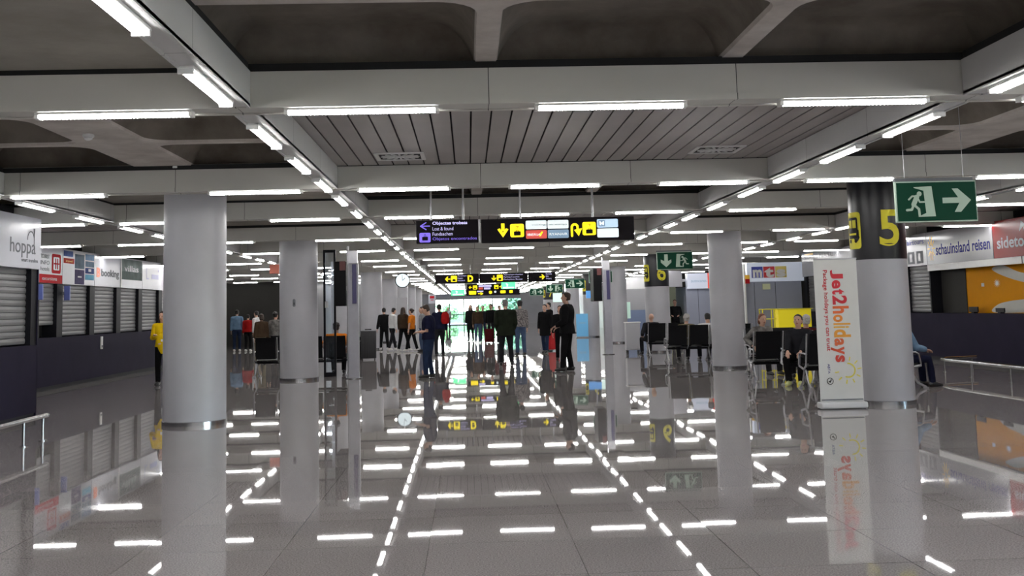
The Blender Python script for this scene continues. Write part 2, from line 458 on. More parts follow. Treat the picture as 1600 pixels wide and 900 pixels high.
# coffered concrete near the camera, as one height field with rounded coffers
def coffers():
    cells = []
    for i in range(len(BY) - 1):
        for j in range(len(BX) - 1):
            x0, x1, y0, y1 = BX[j], BX[j + 1], BY[i], BY[i + 1]
            wx, wy = x1 - x0 > 5, y1 - y0 > 5
            if not wx and not wy: continue                         # the bays with columns are solid
            if wx and wy: continue                                 # large bays carry the lath ceiling
            nx, ny = (3 if wx else 2), (3 if wy else 2)
            xx = [x0 + (x1 - x0) * q / nx for q in range(nx + 1)]; yy = [y0 + (y1 - .34 - y0) * q / ny for q in range(ny + 1)]
            rx, ry = (.08 if wx else .36), (.06 if wy else .36)      # half widths of the inner ribs
            for a in range(nx):
                for b in range(ny):
                    cells.append((xx[a] + (rx if a else -.08), xx[a + 1] - (rx if a < nx - 1 else -.08), yy[b] + (ry if b else -.16), yy[b + 1] - (ry if b < ny - 1 else -.16), a > 0, a < nx - 1, b > 0, b < ny - 1,
                                  xx[a] - (0 if a else .08), xx[a + 1] + (0 if a < nx - 1 else .08), yy[b] - (0 if b else .16), yy[b + 1] + (0 if b < ny - 1 else .16)))
    mb = MB(); NA = 7
    def ring(x0, x1, y0, y1, rs, d, z):
        # rs: corner radii in the order (x1,y1) (x0,y1) (x0,y0) (x1,y0)
        o = []
        for k, (cx, cy) in enumerate(((x1 - d, y1 - d), (x0 + d, y1 - d), (x0 + d, y0 + d), (x1 - d, y0 + d))):
            r = max(rs[k] - d * .6, .008); sx, sy = ((1, 1), (-1, 1), (-1, -1), (1, -1))[k]
            for i in range(NA):
                t = PI / 2 * k + PI / 2 * i / (NA - 1)
                o.append((cx - sx * r + r * math.cos(t), cy - sy * r + r * math.sin(t), z))
        return o
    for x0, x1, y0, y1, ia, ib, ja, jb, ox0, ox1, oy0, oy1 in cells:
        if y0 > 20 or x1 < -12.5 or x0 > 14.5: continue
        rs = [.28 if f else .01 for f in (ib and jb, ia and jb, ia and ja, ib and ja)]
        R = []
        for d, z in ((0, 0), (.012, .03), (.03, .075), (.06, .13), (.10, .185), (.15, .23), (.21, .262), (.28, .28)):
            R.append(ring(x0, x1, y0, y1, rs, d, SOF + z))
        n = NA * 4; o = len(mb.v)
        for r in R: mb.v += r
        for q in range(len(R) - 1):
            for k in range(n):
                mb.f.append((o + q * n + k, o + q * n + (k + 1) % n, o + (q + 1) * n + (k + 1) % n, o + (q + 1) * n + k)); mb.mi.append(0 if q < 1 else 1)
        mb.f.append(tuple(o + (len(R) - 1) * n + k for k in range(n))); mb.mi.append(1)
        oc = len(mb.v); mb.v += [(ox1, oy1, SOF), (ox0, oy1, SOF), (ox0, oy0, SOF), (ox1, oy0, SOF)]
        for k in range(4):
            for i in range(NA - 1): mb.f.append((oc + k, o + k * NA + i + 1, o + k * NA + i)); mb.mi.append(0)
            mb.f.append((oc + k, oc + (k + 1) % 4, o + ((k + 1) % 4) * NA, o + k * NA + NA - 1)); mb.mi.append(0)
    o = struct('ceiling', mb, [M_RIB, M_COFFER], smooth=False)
    o.data.polygons.foreach_set('use_smooth', [len(p.vertices) == 4 and p.material_index == 1 for p in o.data.polygons])
    return o
coffers()
struct('ceiling', MB().box(-17, 17, -9, 3.6, SOF, SOF + .3).box(-17, 17, 20.0, END, SOF, SOF + .3).box(-17, 17, 3.5, 20.1, SOF + .45, SOF + .6).box(-17, -12.5, 3.5, 20.1, SOF, SOF + .1).box(14.4, 17, 3.5, 20.1, SOF, SOF + .1), M_SLAB)
# solid slabs over the column bays near the camera
mb = MB()
for i in range(len(BY) - 1):
    for j in range(len(BX) - 1):
        if BX[j + 1] - BX[j] < 5 and BY[i + 1] - BY[i] < 5 and 3 < BY[i] < 18:
            mb.box(BX[j] + .06, BX[j + 1] - .06, BY[i] + .0, BY[i + 1] - .34, SOF - .02, SOF + .02)
struct('ceiling', mb, M_SLAB)
# lath ceilings in the large bays
mb = MB(); bk = MB()
for i in range(len(BY) - 1):
    for j in (1, 3, 5):
        x0, x1, y0, y1 = BX[j] + .06, BX[j + 1] - .06, BY[i] - .01, BY[i + 1] - .33
        if y1 - y0 < 4.7 or y1 > 62 or y0 < 3 or j != 3 and y0 > 30: continue
        bk.box(x0, x1, y0, y1, SOF - .012, SOF - .004)
        n = int((x1 - x0) / .195)
        for q in range(n):
            a = x0 + (x1 - x0) * q / n
            mb.box(a + .009, a + (x1 - x0) / n - .009, y0, y1, 3.452, 3.466)
struct('ceiling', mb, M_PLANK); struct('ceiling', bk, M_DARK)

# ------------------------------------------------------------------ outer walls
struct('wall_back', MB().box(-17, 17, -9.3, -9, -.2, 4), M_WALLL)
struct('wall_left', MB().box(-17.3, -17, -9.3, 56.3, -.2, 4).box(-17, -8.1, 56, 56.3, 0, SOF), M_WALLD)
struct('wall_left_far', MB().box(-8.4, -8.1, 56.3, END, 0, SOF), M_WALLG)
wr = MB().box(17, 17.3, 8, 58, -.2, 4).box(17, 17.3, -9.3, 8, -.2, .5).box(17, 17.3, -9.3, 8, 3.1, 4).box(17, 17.3, -9.3, -8, .5, 3.1)
for q in range(4):  # unseen windows added so daylight brightens the left long beam
    y0 = -8 + 4 * q
    w = struct('window_%d' % (7 + q), MB().box(17.05, 17.15, y0, y0 + .08, .5, 3.1).box(17.05, 17.15, y0 + 3.92, y0 + 4, .5, 3.1).box(17.05, 17.15, y0 + .08, y0 + 3.92, .5, .58).box(17.05, 17.15, y0 + .08, y0 + 3.92, 3.02, 3.1), M_ALU)
    MB().box(17.09, 17.10, y0 + .08, y0 + 3.92, .58, 3.02).build('pane', M_GLASS, w)
struct('wall_right', wr.box(9.6, 17, 58, 58.3, 0, SOF), M_WALLD)
struct('wall_right_far', MB().box(9.6, 9.9, 58.3, END, 0, SOF), M_WALLL)
struct('wall_far', MB().box(-17, -3.4, END, END + .25, 0, SOF).box(5.4, 17, END, END + .25, 0, SOF).box(-3.4, 5.4, END, END + .25, 2.65, SOF), M_WALLG)
# glazed end wall: six windows and their frames
for q in range(6):
    x0 = -3.4 + 8.8 * q / 6; x1 = -3.4 + 8.8 * (q + 1) / 6
    fr = MB().box(x0, x0 + .06, END, END + .12, 0, 2.65).box(x1 - .06, x1, END, END + .12, 0, 2.65).box(x0 + .06, x1 - .06, END, END + .12, 0, .08).box(x0 + .06, x1 - .06, END, END + .12, 2.57, 2.65).box(x0 + .06, x1 - .06, END, END + .12, 1.02, 1.10)
    w = struct('window_%d' % (q + 1), fr, M_WALLG)
    p = MB().box(x0 + .06, x1 - .06, END + .05, END + .06, .08, 2.57).build('pane', M_GLASS, w)

# ------------------------------------------------------------------ lights
def ordinal(n):
    w = ['', 'first', 'second', 'third', 'fourth', 'fifth', 'sixth', 'seventh', 'eighth', 'ninth', 'tenth', 'eleventh', 'twelfth', 'thirteenth', 'fourteenth', 'fifteenth', 'sixteenth', 'seventeenth', 'eighteenth', 'nineteenth', 'twentieth']
    if n <= 20: return w[n]
    t = {2: 'twenty', 3: 'thirty', 4: 'forty', 5: 'fifty', 6: 'sixty'}
    if n % 10 == 0: return t[n // 10].replace('y', 'ieth')
    return t[n // 10] + '-' + w[n % 10]
LL = 1.15
def lamp_meshes():
    h = MB().box(-LL / 2 - .03, LL / 2 + .03, -.055, .055, .0, .035, .006).box(-LL / 2 - .03, -LL / 2, -.05, .05, -.03, .0).box(LL / 2, LL / 2 + .03, -.05, .05, -.03, .0)
    ho = h.build('ceiling_light', M_WHITE)
    d = MB(); n = 8
    prof = [(.040 * math.cos(PI * k / n), -.030 * math.sin(PI * k / n)) for k in range(n + 1)]
    vs = [(x, a, b) for x in (-LL / 2, LL / 2) for a, b in prof]
    m_ = n + 1
    d.add(vs, [(k, k + 1, m_ + k + 1, m_ + k) for k in range(n)] + [tuple(range(m_)), tuple(range(2 * m_ - 1, m_ - 1, -1)), (0, m_, 2 * m_ - 1, n)])
    do = d.build('diffuser', M_LAMP, ho)
    do.location = (0, 0, -.001)
    lv = MB()
    for q in range(38):                                # cross blades of the louvre, seen as fine teeth
        x = -LL / 2 + LL * (q + .5) / 38
        lv.add([(x + s, a * 1.12, b * 1.17) for s in (-.003, .003) for a, b in prof[1:-1]],
               [tuple(range(n - 1)), tuple(range(2 * (n - 1) - 1, n - 2, -1))] + [(j, j + 1, n - 1 + j + 1, n - 1 + j) for j in range(n - 2)])
    lo = lv.build('louvre', M_WHITE, ho)
    return ho, do, lo
L0, L0d, L0l = lamp_meshes()
for o in (L0, L0d, L0l): COL.objects.unlink(o)
from bpy_extras.object_utils import world_to_camera_view
bpy.context.view_layer.update()
def seen(x, y, z):
    c = world_to_camera_view(sc, camo, Vector((x, y, z)))
    return c.z > 0 and -.02 < c.x < 1.02 and -.02 < c.y < 1.02
LIGHTS = []
rown = 0
for i, y in enumerate(BY):
    if y > END - 2: continue
    yc = y - .17
    if y > 4.5: rown += 1
    xs = []
    for j in range(len(BX) - 1):
        a, b = BX[j], BX[j + 1]
        if b - a > 5: xs += [a + .97, a + 2.935, a + 4.89]
        elif a < 0: xs += [a + .76, a + 3.26]
        else: xs += [a + 1.0, a + 3.28]
    vis = 0
    for x in xs:
        if x < -12 and y < 44 or x < -8.6 and y > 56 or x < -9.6 and y < 44 and x > -12.2 or x > 12 and y < 58: continue
        if abs(x) > 14.5 or x > 9.4 and y > 58: continue
        if y < 18.3 and x < -7.2: continue
        v = any(seen(x + s * .5, yc, BOT - .02) for s in (-1, 1)); vis += v
        LIGHTS.append((x, yc, BOT - .004, 0, v and y > 4, 'crosswise fluorescent light on the %s cross beam, %s from the left' % (ordinal(max(1, rown)), ordinal(max(1, vis)))))
names = {-5.98: 'far left', -1.773: 'left', 4.073: 'right', 8.27: 'far right'}
for x in (-5.98, -1.773, 4.073, 8.27):
    c = 0
    for i in range(len(BY) - 1):
        a, b = BY[i], BY[i + 1]
        if b > END: b = END
        if a > END - 3: continue
        pos = (1.01, 2.93, 4.87) if b - a > 5 else (1.05, 3.2)
        for p in pos:
            y = a + p
            if y > END - .8: continue
            if x < -5 and y < 3: continue
            v = seen(x, y + .3, BOT) or seen(x, y - .3, BOT)
            c += v
            LIGHTS.append((x, y, BOT - .012, 1, v, 'lengthwise fluorescent light in the %s row along the hall, %s from the camera' % (names[x], ordinal(max(1, c)))))
LIGHTS.sort(key=lambda t: (not t[4], t[0] ** 2 + t[1] ** 2))
far = MB(); used = 0
farv = []
for x, y, z, o_, v, lab in LIGHTS:
    if v and used < 300:
        used += 1
        h = L0.copy(); COL.objects.link(h); h.location = (x, y, z); h.rotation_euler = (0, 0, PI / 2 if o_ else 0)
        d = L0d.copy(); COL.objects.link(d); d.parent = h
        if y < 30: d = L0l.copy(); COL.objects.link(d); d.parent = h
        tag(h, lab, 'ceiling light', 'fluorescent ceiling lights')
    else: farv.append((x, y, z, o_))
for x, y, z, o_ in farv:
    st = len(far.v)
    far.mat(0).box(-LL / 2 - .03, LL / 2 + .03, -.05, .05, 0, .03)
    far.mat(1).box(-LL / 2, LL / 2, -.036, .036, -.028, -.0005)
    far.xform(Matrix.Translation((x, y, z)) @ Matrix.Rotation(PI / 2 if o_ else 0, 4, 'Z'), st)
o = far.build('ceiling_light', [M_WHITE, M_LAMP])
tag(o, 'remaining small and distant fluorescent ceiling lights merging towards the glass end wall', 'ceiling light', 'fluorescent ceiling lights', 'stuff')
for o in (L0l, L0d, L0): bpy.data.objects.remove(o)

# vents and detectors
def vent(x, y, lab):
    t = thing('ceiling_vent', lab, 'vent', (x, y, 3.452), 0, 'air vents in the lath ceiling')
    fr = MB(); s = .30
    fr.box(x - s, x + s, y - s, y - s + .05, 3.436, 3.4525).box(x - s, x + s, y + s - .05, y + s, 3.436, 3.4525).box(x - s, x - s + .05, y - s + .05, y + s - .05, 3.436, 3.4525).box(x + s - .05, x + s, y - s + .05, y + s - .05, 3.436, 3.4525)
    fr.build('frame', M_WHITE, t)
    MB().box(x - s + .05, x + s - .05, y - s + .05, y + s - .05, 3.446, 3.4518).build('backing', M_DARK, t)
    bl = MB()
    for q in range(16):
        a = 2 * PI * q / 16; st = len(bl.v)
        bl.box(.07, .235, -.012, .012, 3.437, 3.445)
        bl.xform(Matrix.Translation((x, y, 0)) @ Matrix.Rotation(a, 4, 'Z'), st)
    bl.cyl(x, y, 3.434, 3.4455, .06, 20)
    bl.build('swirl_blade', M_WHITE, t)
vent(-.79, 13.35, 'square white swirl air vent at the left of the lath ceiling')
vent(3.08, 13.3, 'square white swirl air vent at the right of the lath ceiling')
def detector(x, y, z, lab):
    t = thing('smoke_detector', lab, 'smoke detector', (x, y, z), 0, 'smoke detectors')
    MB().lathe((x, y), [(.055, z), (.06, z - .01), (.058, z - .03)], 20).build('base', M_WHITE, t, True)
    MB().lathe((x, y), [(.04, z - .03), (.042, z - .05), (.02, z - .065)], 20).build('sensor_head', M_WHITE, t, True)
detector(-3.94, 11.6, 3.50, 'small round smoke detector under the wide concrete rib at upper left')
detector(-3.72, 14.24, 3.50, 'small round smoke detector above the second cross beam at upper left')

# ------------------------------------------------------------------ columns
def column(x, y, r, lab, band=None, grp='round white columns', off=(26, -58)):
    t = thing('column', lab, 'column', (x, y, 0), 0, grp)
    zt = SOF + .03
    zb = 2.17 if band else zt
    MB().loft([(x, y, .062), (x, y, zb)], [r, r], 56).build('shaft', M_COL, t, True)
    MB().lathe((x, y), [(r + .012, 0), (r + .012, .055), (r + .002, .062)], 56).build('base_ring', M_STEEL, t, True)
    if band:
        MB().loft([(x, y, zb), (x, y, zt)], [r + .004, r + .004], 56).build('black_band', mat('band_black', (0.007, 0.007, 0.011), .3, noise=.1, spec=.35), t, True)
        ac = math.atan2(-y, -x)
        P = CylPanel((x, y), r + .004, ac + math.radians(off[0]), 3.0)
        text(t, P, band, (-.16, .09, .16, .64), M_YELP, 'number', bold=.02, n0=.003, sub=3)
        P2 = CylPanel((x, y), r + .004, ac + math.radians(off[1]), 3.0)
        mark(t, P2, [rrect(-.17, .10, .17, .66, .05)], M_YELP, 'bus_panel', .003, .003, .05)
        bb = [rrect(-.12, .18, .12, .50, .03)] + [disc(-.07, .54, .03), disc(.07, .54, .03)]
        mark(t, P2, bb, M_SIGNBLK, 'bus_symbol', .009, .002, .04)
        mark(t, P2, [rect(-.09, .22, -.01, .34), rect(.01, .22, .09, .34), rect(-.09, .42, .09, .45)], M_YELP, 'bus_window', .013, .002, .04)
    return t
LCOL = ['nearest white round column on the left', 'second white round column from the camera on the left, beside the screen post', 'third left white column, behind the flight screens',
        'fourth left white column, behind the walking people', 'fifth left white column, right of the fourth', 'sixth left white column, under the clock', 'seventh left column, far down the hall', 'eighth left column, far down the hall']
RCOL = [('round column with black band and yellow 5 behind the upright banner', '5'), ('plain white column left of the seated people and banner', None), ('white column with black band and yellow 6 behind the seats', '6'),
        ('plain white column behind the white cabinet', None), ('white column with black band and yellow 6 beside the light blue stand', '6'), ('distant plain white column behind the man in black suit', None),
        ('distant column with black band and yellow 7, nearer of the two', '7'), ('distant column with black band and yellow 7, farther of the two', '7')]
CY = [16.75, 26.9, 36.9, 46.95, 57.05, 67.1, 77.2, 87.3]
for q, y in enumerate(CY):
    column(-4.08, y, .455, LCOL[q], None, 'round white columns on the left')
    column(6.32, y, .41, RCOL[q][0], RCOL[q][1], 'round white columns on the right')
# the little keyhole plate on the second left column

# ------------------------------------------------------------------ overhead signs
def arrow_down(u, v, w, h, t=.30):
    c = u + w / 2; s = w * t / 2
    return [[(c - s, v), (c + s, v), (c + s, v + h * .55), (c - s, v + h * .55)], [(u, v + h * .42), (u + s * 1.5, v + h * .34), (c, v + h * .66), (u + w - s * 1.5, v + h * .34), (u + w, v + h * .42), (c, v + h)]]
def arrow_right(u, v, w, h):
    a = [(0, .40), (.58, .40), (.36, .0), (.60, .0), (1, .5), (.62, 1), (.38, 1), (.60, .62), (0, .62)]
    return [[(u + w * x, v + h * y) for x, y in a]]
def arrow_left(u, v, w, h): return [[(2 * u + w - a, b) for a, b in p][::-1] for p in arrow_right(u, v, w, h)]
def arrow_dn2(u, v, w, h):
    a = arrow_right(0, 0, 1, 1)[0]
    return [[(u + w * (1 - y), v + h * x) for x, y in a]]
def rods(t, pts, z0, z1, r=.016, m=None):
    for x, y in pts: MB().cyl(x, y, z0, z1, r, 10).build('hanging_rod', m or M_ALU, t, True)
def bag_icon(t, P, u, v, w, h, m):
    mark(t, P, [rrect(u, v, u + w, v + h, w * .12)], m, 'baggage_panel', .001, .002)
    mark(t, P, [rrect(u + w * .26, v + h * .56, u + w * .76, v + h * .88, w * .04)] + stroke([(u + w * .42, v + h * .56), (u + w * .42, v + h * .50), (u + w * .60, v + h * .50), (u + w * .60, v + h * .56)], w * .04) +
         stroke([(u + w * .42, v + h * .20), (u + w * .50, v + h * .15), (u + w * .60, v + h * .2), (u + w * .52, v + h * .30)], w * .035), M_SIGNBLK, 'baggage_symbol', .0035, .002)

Y = 16.7
t = thing('hanging_sign', 'long black overhead sign with yellow baggage symbols and airline tiles', 'sign', (1.38, Y, 2.56))
MB().box(.22, 2.55, Y, Y + .16, 2.57, 2.925, .006).build('sign_box', M_SIGNBLK, t)
rods(t, ((.82, Y + .08), (1.93, Y + .08)), 2.92, SOF)
P = panel_front(.22, Y, 2.925)
W_, H_ = 2.33, .355
def U(x): return (x - 497) / 1063 * W_
mark(t, P, [[(a, b) for a, b in p] for p in arrow_down(U(608), .07, U(685) - U(608), .21, .30)], M_YEL, 'down_arrow')
bag_icon(t, P, U(697), .08, U(792) - U(697), .20, M_YEL)
for (x0, x1, v0, v1, mm, s, tm) in ((805, 950, .035, .165, M_SWHITE, 'vueling', M_GREYP), (957, 1102, .035, .165, M_SWHITE, 'air europa', M_GREYP), (805, 950, .18, .31, M_SRED, 'IBERIA', M_SWHITE), (957, 1102, .18, .31, M_SBLUE, 'RYANAIR', M_SWHITE)):
    mark(t, P, [rrect(U(x0), v0, U(x1), v1, .018)], mm, 'airline_tile')
    text(t, P, s, (U(x0) + (.025 if s != 'vueling' else .09), v0 + .05, U(x1) - (.09 if s == 'IBERIA' else .02), v0 + .085), tm, 'airline_name', n0=.0035, bold=.01)
mark(t, P, [[(U(895), .275), (U(912), .205), (U(925), .205), (U(908), .275)]], M_YEL, 'tail_stripe', .0035)
us = arc(U(1135), .15, .035, PI, 2 * PI)
us = [(U(1125), .28), (U(1125), .16)] + arc(U(1145), .15, .044, PI, 2 * PI - .2) + [(U(1165), .22)]
mark(t, P, stroke(us, .034) + [[(U(1140), .19), (U(1196), .165), (U(1172), .285)]], M_YEL, 'turn_arrow')
bag_icon(t, P, U(1199), .075, U(1292) - U(1199), .20, M_YEL)
mark(t, P, [rrect(U(1301), .035, U(1447), .165, .018)], mat('sign_pale_blue_lit', (.50, .68, .85), .4, emit=.7), 'terminal_tile')
mark(t, P, [rrect(U(1311), .05, U(1357), .145, .012)], M_SBLUE, 'terminal_square', .0035)
text(t, P, 'M', (U(1318), .065, U(1350), .13), M_SWHITE, 'terminal_letter', bold=.008, n0=.006)
mark(t, P, [rrect(U(1301), .178, U(1450), .315, .018)], M_SWHITE, 'blank_tile')

t = thing('hanging_sign', 'black lost and found sign with violet arrow, left of the long sign', 'sign', (-.3, Y, 2.58))
MB().box(-.765, .175, Y, Y + .16, 2.58, 2.93, .006).build('sign_box', M_SIGNBLK, t)
MB().box(.178, .205, Y + .01, Y + .15, 2.58, 2.93).build('end_cap', M_ALU, t)
rods(t, ((-.54, Y + .08), (-.05, Y + .08)), 2.92, SOF)
P = panel_front(-.765, Y, 2.93)
def U2(x): return (x - 50) / 427 * .94
mark(t, P, stroke([(U2(142), .088), (U2(85), .088)], .016) + stroke([(U2(118), .035), (U2(80), .088), (U2(118), .14)], .016), M_VIO, 'left_arrow')
mark(t, P, [rrect(U2(72), .19, U2(148), .335, .02)], M_VIO, 'luggage_panel')
mark(t, P, [rrect(U2(90), .25, U2(130), .305, .006)] + stroke([(U2(103), .25), (U2(103), .235), (U2(117), .235), (U2(117), .25)], .006) + [disc(U2(110), .215, .008)], M_SIGNBLK, 'luggage_symbol', .0035)
text(t, P, 'Objectes trobats', (U2(162), .022, U2(402), .085), M_LILA, 'catalan_line', bold=.03)
text(t, P, 'Lost & found', (U2(162), .105, U2(305), .157), M_LILA, 'english_line')
text(t, P, 'Fundsachen', (U2(162), .185, U2(300), .235), M_LILA, 'german_line')
text(t, P, 'Objetos encontrados', (U2(162), .262, U2(465), .318), M_VIO, 'spanish_line')

Y = 42.0
t = thing('hanging_sign', 'wide black direction sign with yellow D over the middle of the hall', 'sign', (1, Y, 2.6))
P = panel_front(-1.24, Y, 2.91)
for x0, x1 in ((-1.24, .42), (.44, 2.28), (2.30, 3.34)): MB().box(x0, x1, Y, Y + .16, 2.56, 2.91, .006).build('sign_box', M_SIGNBLK, t)
rods(t, ((-.9, Y + .08), (.1, Y + .08), (.8, Y + .08), (1.9, Y + .08), (2.6, Y + .08), (3.1, Y + .08)), 2.9, SOF, .014)
def U3(x): return (x - 50) / 1010 * 4.58
mark(t, P, arrow_left(U3(133), .09, .20, .18), M_YEL, 'left_arrow'); bag_icon(t, P, U3(182), .06, .23, .23, M_YEL)
for q in range(3): text(t, P, ('Equipatges', 'Baggage', 'Gepäck')[q], (U3(240), .04 + .09 * q, U3((315, 282, 300)[q]), .10 + .09 * q), M_LILA, 'small_line')
text(t, P, 'D', (U3(322), .05, U3(368), .30), M_YEL, 'letter', bold=.05)
mark(t, P, arrow_dn2(U3(523), .09, .17, .19), M_YEL, 'down_arrow'); bag_icon(t, P, U3(567), .06, .22, .23, M_YEL)
for q in range(3): text(t, P, ('Aparcament Autobus', 'Parking Coaches', 'Parkplatz Busse')[q], (U3(624), .04 + .09 * q, U3((785, 755, 780)[q]), .10 + .09 * q), M_LILA, 'small_line')
mark(t, P, arrow_right(U3(925), .09, .20, .18), M_YEL, 'right_arrow')
for q in range(3): text(t, P, ('Sortida', 'Exit', 'Ausgang')[q], (U3(978), .04 + .09 * q, U3((1028, 1000, 1025)[q]), .10 + .09 * q), M_LILA, 'small_line')
Y = 52.0
t = thing('hanging_sign', 'smaller black sign beyond the wide direction sign, with yellow and red marks', 'sign', (1, Y, 2.45))
MB().box(-.05, 2.15, Y, Y + .15, 2.43, 2.74, .006).build('sign_box', M_SIGNBLK, t); rods(t, ((.3, Y + .08), (1.8, Y + .08)), 2.73, SOF, .014)
P = panel_front(-.05, Y, 2.74)
mark(t, P, arrow_left(.08, .08, .16, .14), M_YEL, 'left_arrow'); bag_icon(t, P, .28, .06, .2, .19, M_YEL)
mark(t, P, [rect(.55, .05, 1.15, .14)], M_LILA, 'text_tile'); mark(t, P, [rect(.55, .17, .75, .26)], M_SRED, 'airline_tile'); mark(t, P, [rect(.8, .17, 1.1, .26)], M_LILA, 'airline_tile')
bag_icon(t, P, 1.28, .06, .2, .19, M_YEL); mark(t, P, arrow_right(1.52, .08, .16, .14), M_YEL, 'right_arrow'); mark(t, P, [rect(1.78, .08, 1.98, .25)], M_SWHITE, 'terminal_tile')
Y = 62.0
t = thing('hanging_sign', 'farthest black overhead sign with yellow marks, before the glass end wall', 'sign', (1, Y, 2.35))
MB().box(-.1, 2.9, Y, Y + .15, 2.32, 2.66, .006).build('sign_box', M_SIGNBLK, t); rods(t, ((.3, Y + .08), (2.5, Y + .08)), 2.65, SOF, .014)
P = panel_front(-.1, Y, 2.66)
mark(t, P, [rrect(.15, .05, .55, .28, .04)], M_YEL, 'baggage_panel'); mark(t, P, [rect(.6, .06, .95, .14)], M_LILA, 'text_tile'); mark(t, P, arrow_right(.65, .16, .3, .15), M_YEL, 'right_arrow')
mark(t, P, [disc(1.35, .17, .09)], M_YEL, 'round_mark'); mark(t, P, [disc(1.62, .15, .06)], M_SWHITE, 'round_mark'); mark(t, P, [rrect(1.9, .08, 2.2, .24, .04)], M_YEL, 'round_mark'); mark(t, P, [rrect(2.4, .08, 2.6, .24, .04)], M_YEL, 'round_mark')

# ---- exit signs
def exit_marks(t, P, w, h, m, flip=False, arr='right'):
    def q(pl): return [[((1 - a if flip else a) * w, b * h) for a, b in p] for p in pl]
    door = [[(.217, .125), (.445, .11), (.478, .88), (.253, .885), (.36, .79), (.34, .22), (.222, .145)]]
    mark(t, P, q(door), m, 'door_symbol')
    k = w / h
    def st(pts, r):
        pts = [(a * k, b) for a, b in pts]
        return [[(a / k, b) for a, b in p] for p in stroke(pts, r)]
    man = [[(a / k, b) for a, b in disc(.283 * k, .30, .062)]]
    man += st([(.262, .36), (.19, .36), (.148, .44)], .045) + st([(.25, .38), (.205, .57)], .12) + st([(.262, .42), (.285, .51), (.34, .51)], .042)
    man += st([(.205, .58), (.178, .70), (.118, .71)], .06) + st([(.21, .58), (.268, .69), (.272, .85)], .06)
    mark(t, P, q(man), m, 'running_figure', .0045)
    if arr == 'right': a = [(.575, .41), (.775, .41), (.70, .18), (.775, .18), (.935, .48), (.80, .78), (.72, .78), (.785, .55), (.575, .55)]
    else: a = [(.70, .12), (.80, .12), (.80, .52), (.90, .42), (.90, .60), (.75, .88), (.60, .60), (.60, .42), (.70, .52)]
    mark(t, P, q([a]), m, 'arrow_symbol')
def exit_sign(x, y, z0, w, h, lab, flip=False, arr='right', lit=False, frame=True, name='exit_sign'):
    t = thing(name, lab, 'exit sign', (x + w / 2, y, z0), 0, 'green exit signs')
    MB().box(x, x + w, y, y + .05, z0, z0 + h, .004).build('sign_box', M_PHOS if not lit else M_GREENL, t)
    MB().box(x + .012, x + w - .012, y - .004, y, z0 + .014, z0 + h - .014).build('green_face', M_GREEN if not lit else M_GREENL, t)
    MB().box(x, x + w - .03, y - .002, y + .06, z0 + h, z0 + h + .035).build('mounting_rail', M_GREYP, t)
    exit_marks(t, panel_front(x + .01, y - .004, z0 + h - .01), w - .02, h - .02, M_PHOS if not lit else M_GREENW, flip, arr)
    rods(t, ((x + .12, y + .03), (x + w - .12, y + .03)), z0 + h, SOF + (.31 if y < 20 else 0), .003)
    return t
exit_sign(4.64, 11.7, 2.385, .89, .445, 'nearest green exit sign with running figure and right arrow, beside column 5')
exit_sign(4.60, 26.7, 2.41, .88, .43, 'green exit sign with down arrow, in front of the black column band 6', True, 'down')
exit_sign(4.50, 41.0, 2.43, .87, .43, 'green right-arrow exit sign before the second yellow 6 column band')
exit_sign(4.40, 50.0, 2.39, .88, .43, 'green right-arrow exit sign left of the second yellow 6 column band')
exit_sign(4.25, 60.0, 2.36, .88, .43, 'small distant green exit sign with down arrow', True, 'down')
exit_sign(3.9, 70.0, 2.33, .88, .43, 'smallest distant green exit sign with right arrow')
def lit_exit(x, y, z0, w, h, lab):
    t = thing('exit_sign', lab, 'exit sign', (x + w / 2, y, z0), 0, 'lit green exit signs')
    MB().box(x, x + w, y, y + .1, z0, z0 + h, .01).build('sign_box', M_GREENL, t)
    P = panel_front(x, y, z0 + h)
    mark(t, P, [rect(w * .12, h * .72, w * .88, h * .9)] + stroke([(w * .35, h * .25), (w * .45, h * .4), (w * .4, h * .6)], .04), M_GREENW, 'running_figure')
    rods(t, ((x + w / 2, y + .05),), z0 + h, SOF, .01)
lit_exit(1.50, 49.6, 2.44, .63, .30, 'glowing green exit light right of the smaller black sign')
lit_exit(-1.0, 66, 2.40, .78, .36, 'glowing green exit light left of the farthest black sign')

# ---- hanging clock
t = thing('hanging_clock', 'round white illuminated clock hanging left of the hall centre', 'clock', (-2.70, 46, 2.83))
c = MB(); c.loft([(-2.70, 45.93, 2.83), (-2.70, 46.07, 2.83)], [.31, .31], 40, (1, 0, 0)); c.build('case', M_BLACK, t, True)
MB().loft([(-2.70, 45.915, 2.83), (-2.70, 45.93, 2.83)], [.27, .275], 40).build('dial', M_CLOCKF, t, True)
P = panel_front(-2.70, 45.915, 2.83)
mark(t, P, stroke([(0, 0), (.10, -.09)], .02), M_SIGNBLK, 'hour_hand', .004); mark(t, P, stroke([(0, 0), (-.02, -.22)], .013), M_SIGNBLK, 'minute_hand', .008)
MB().cyl(-2.70, 46, 3.13, SOF, .03, 12).build('hanging_rod', M_WHITE, t, True)
# small terracotta box sign at the left
t = thing('hanging_sign', 'small brick-red hanging box sign left of the second column', 'sign', (-6.05, 35, 2.7))
MB().box(-6.22, -5.92, 35, 35.12, 2.84, 3.13, .01).build('sign_box', mat('brick_red', (.30, .07, .04), .5, noise=.1), t)
rods(t, ((-6.07, 35.06),), 3.12, SOF, .01)

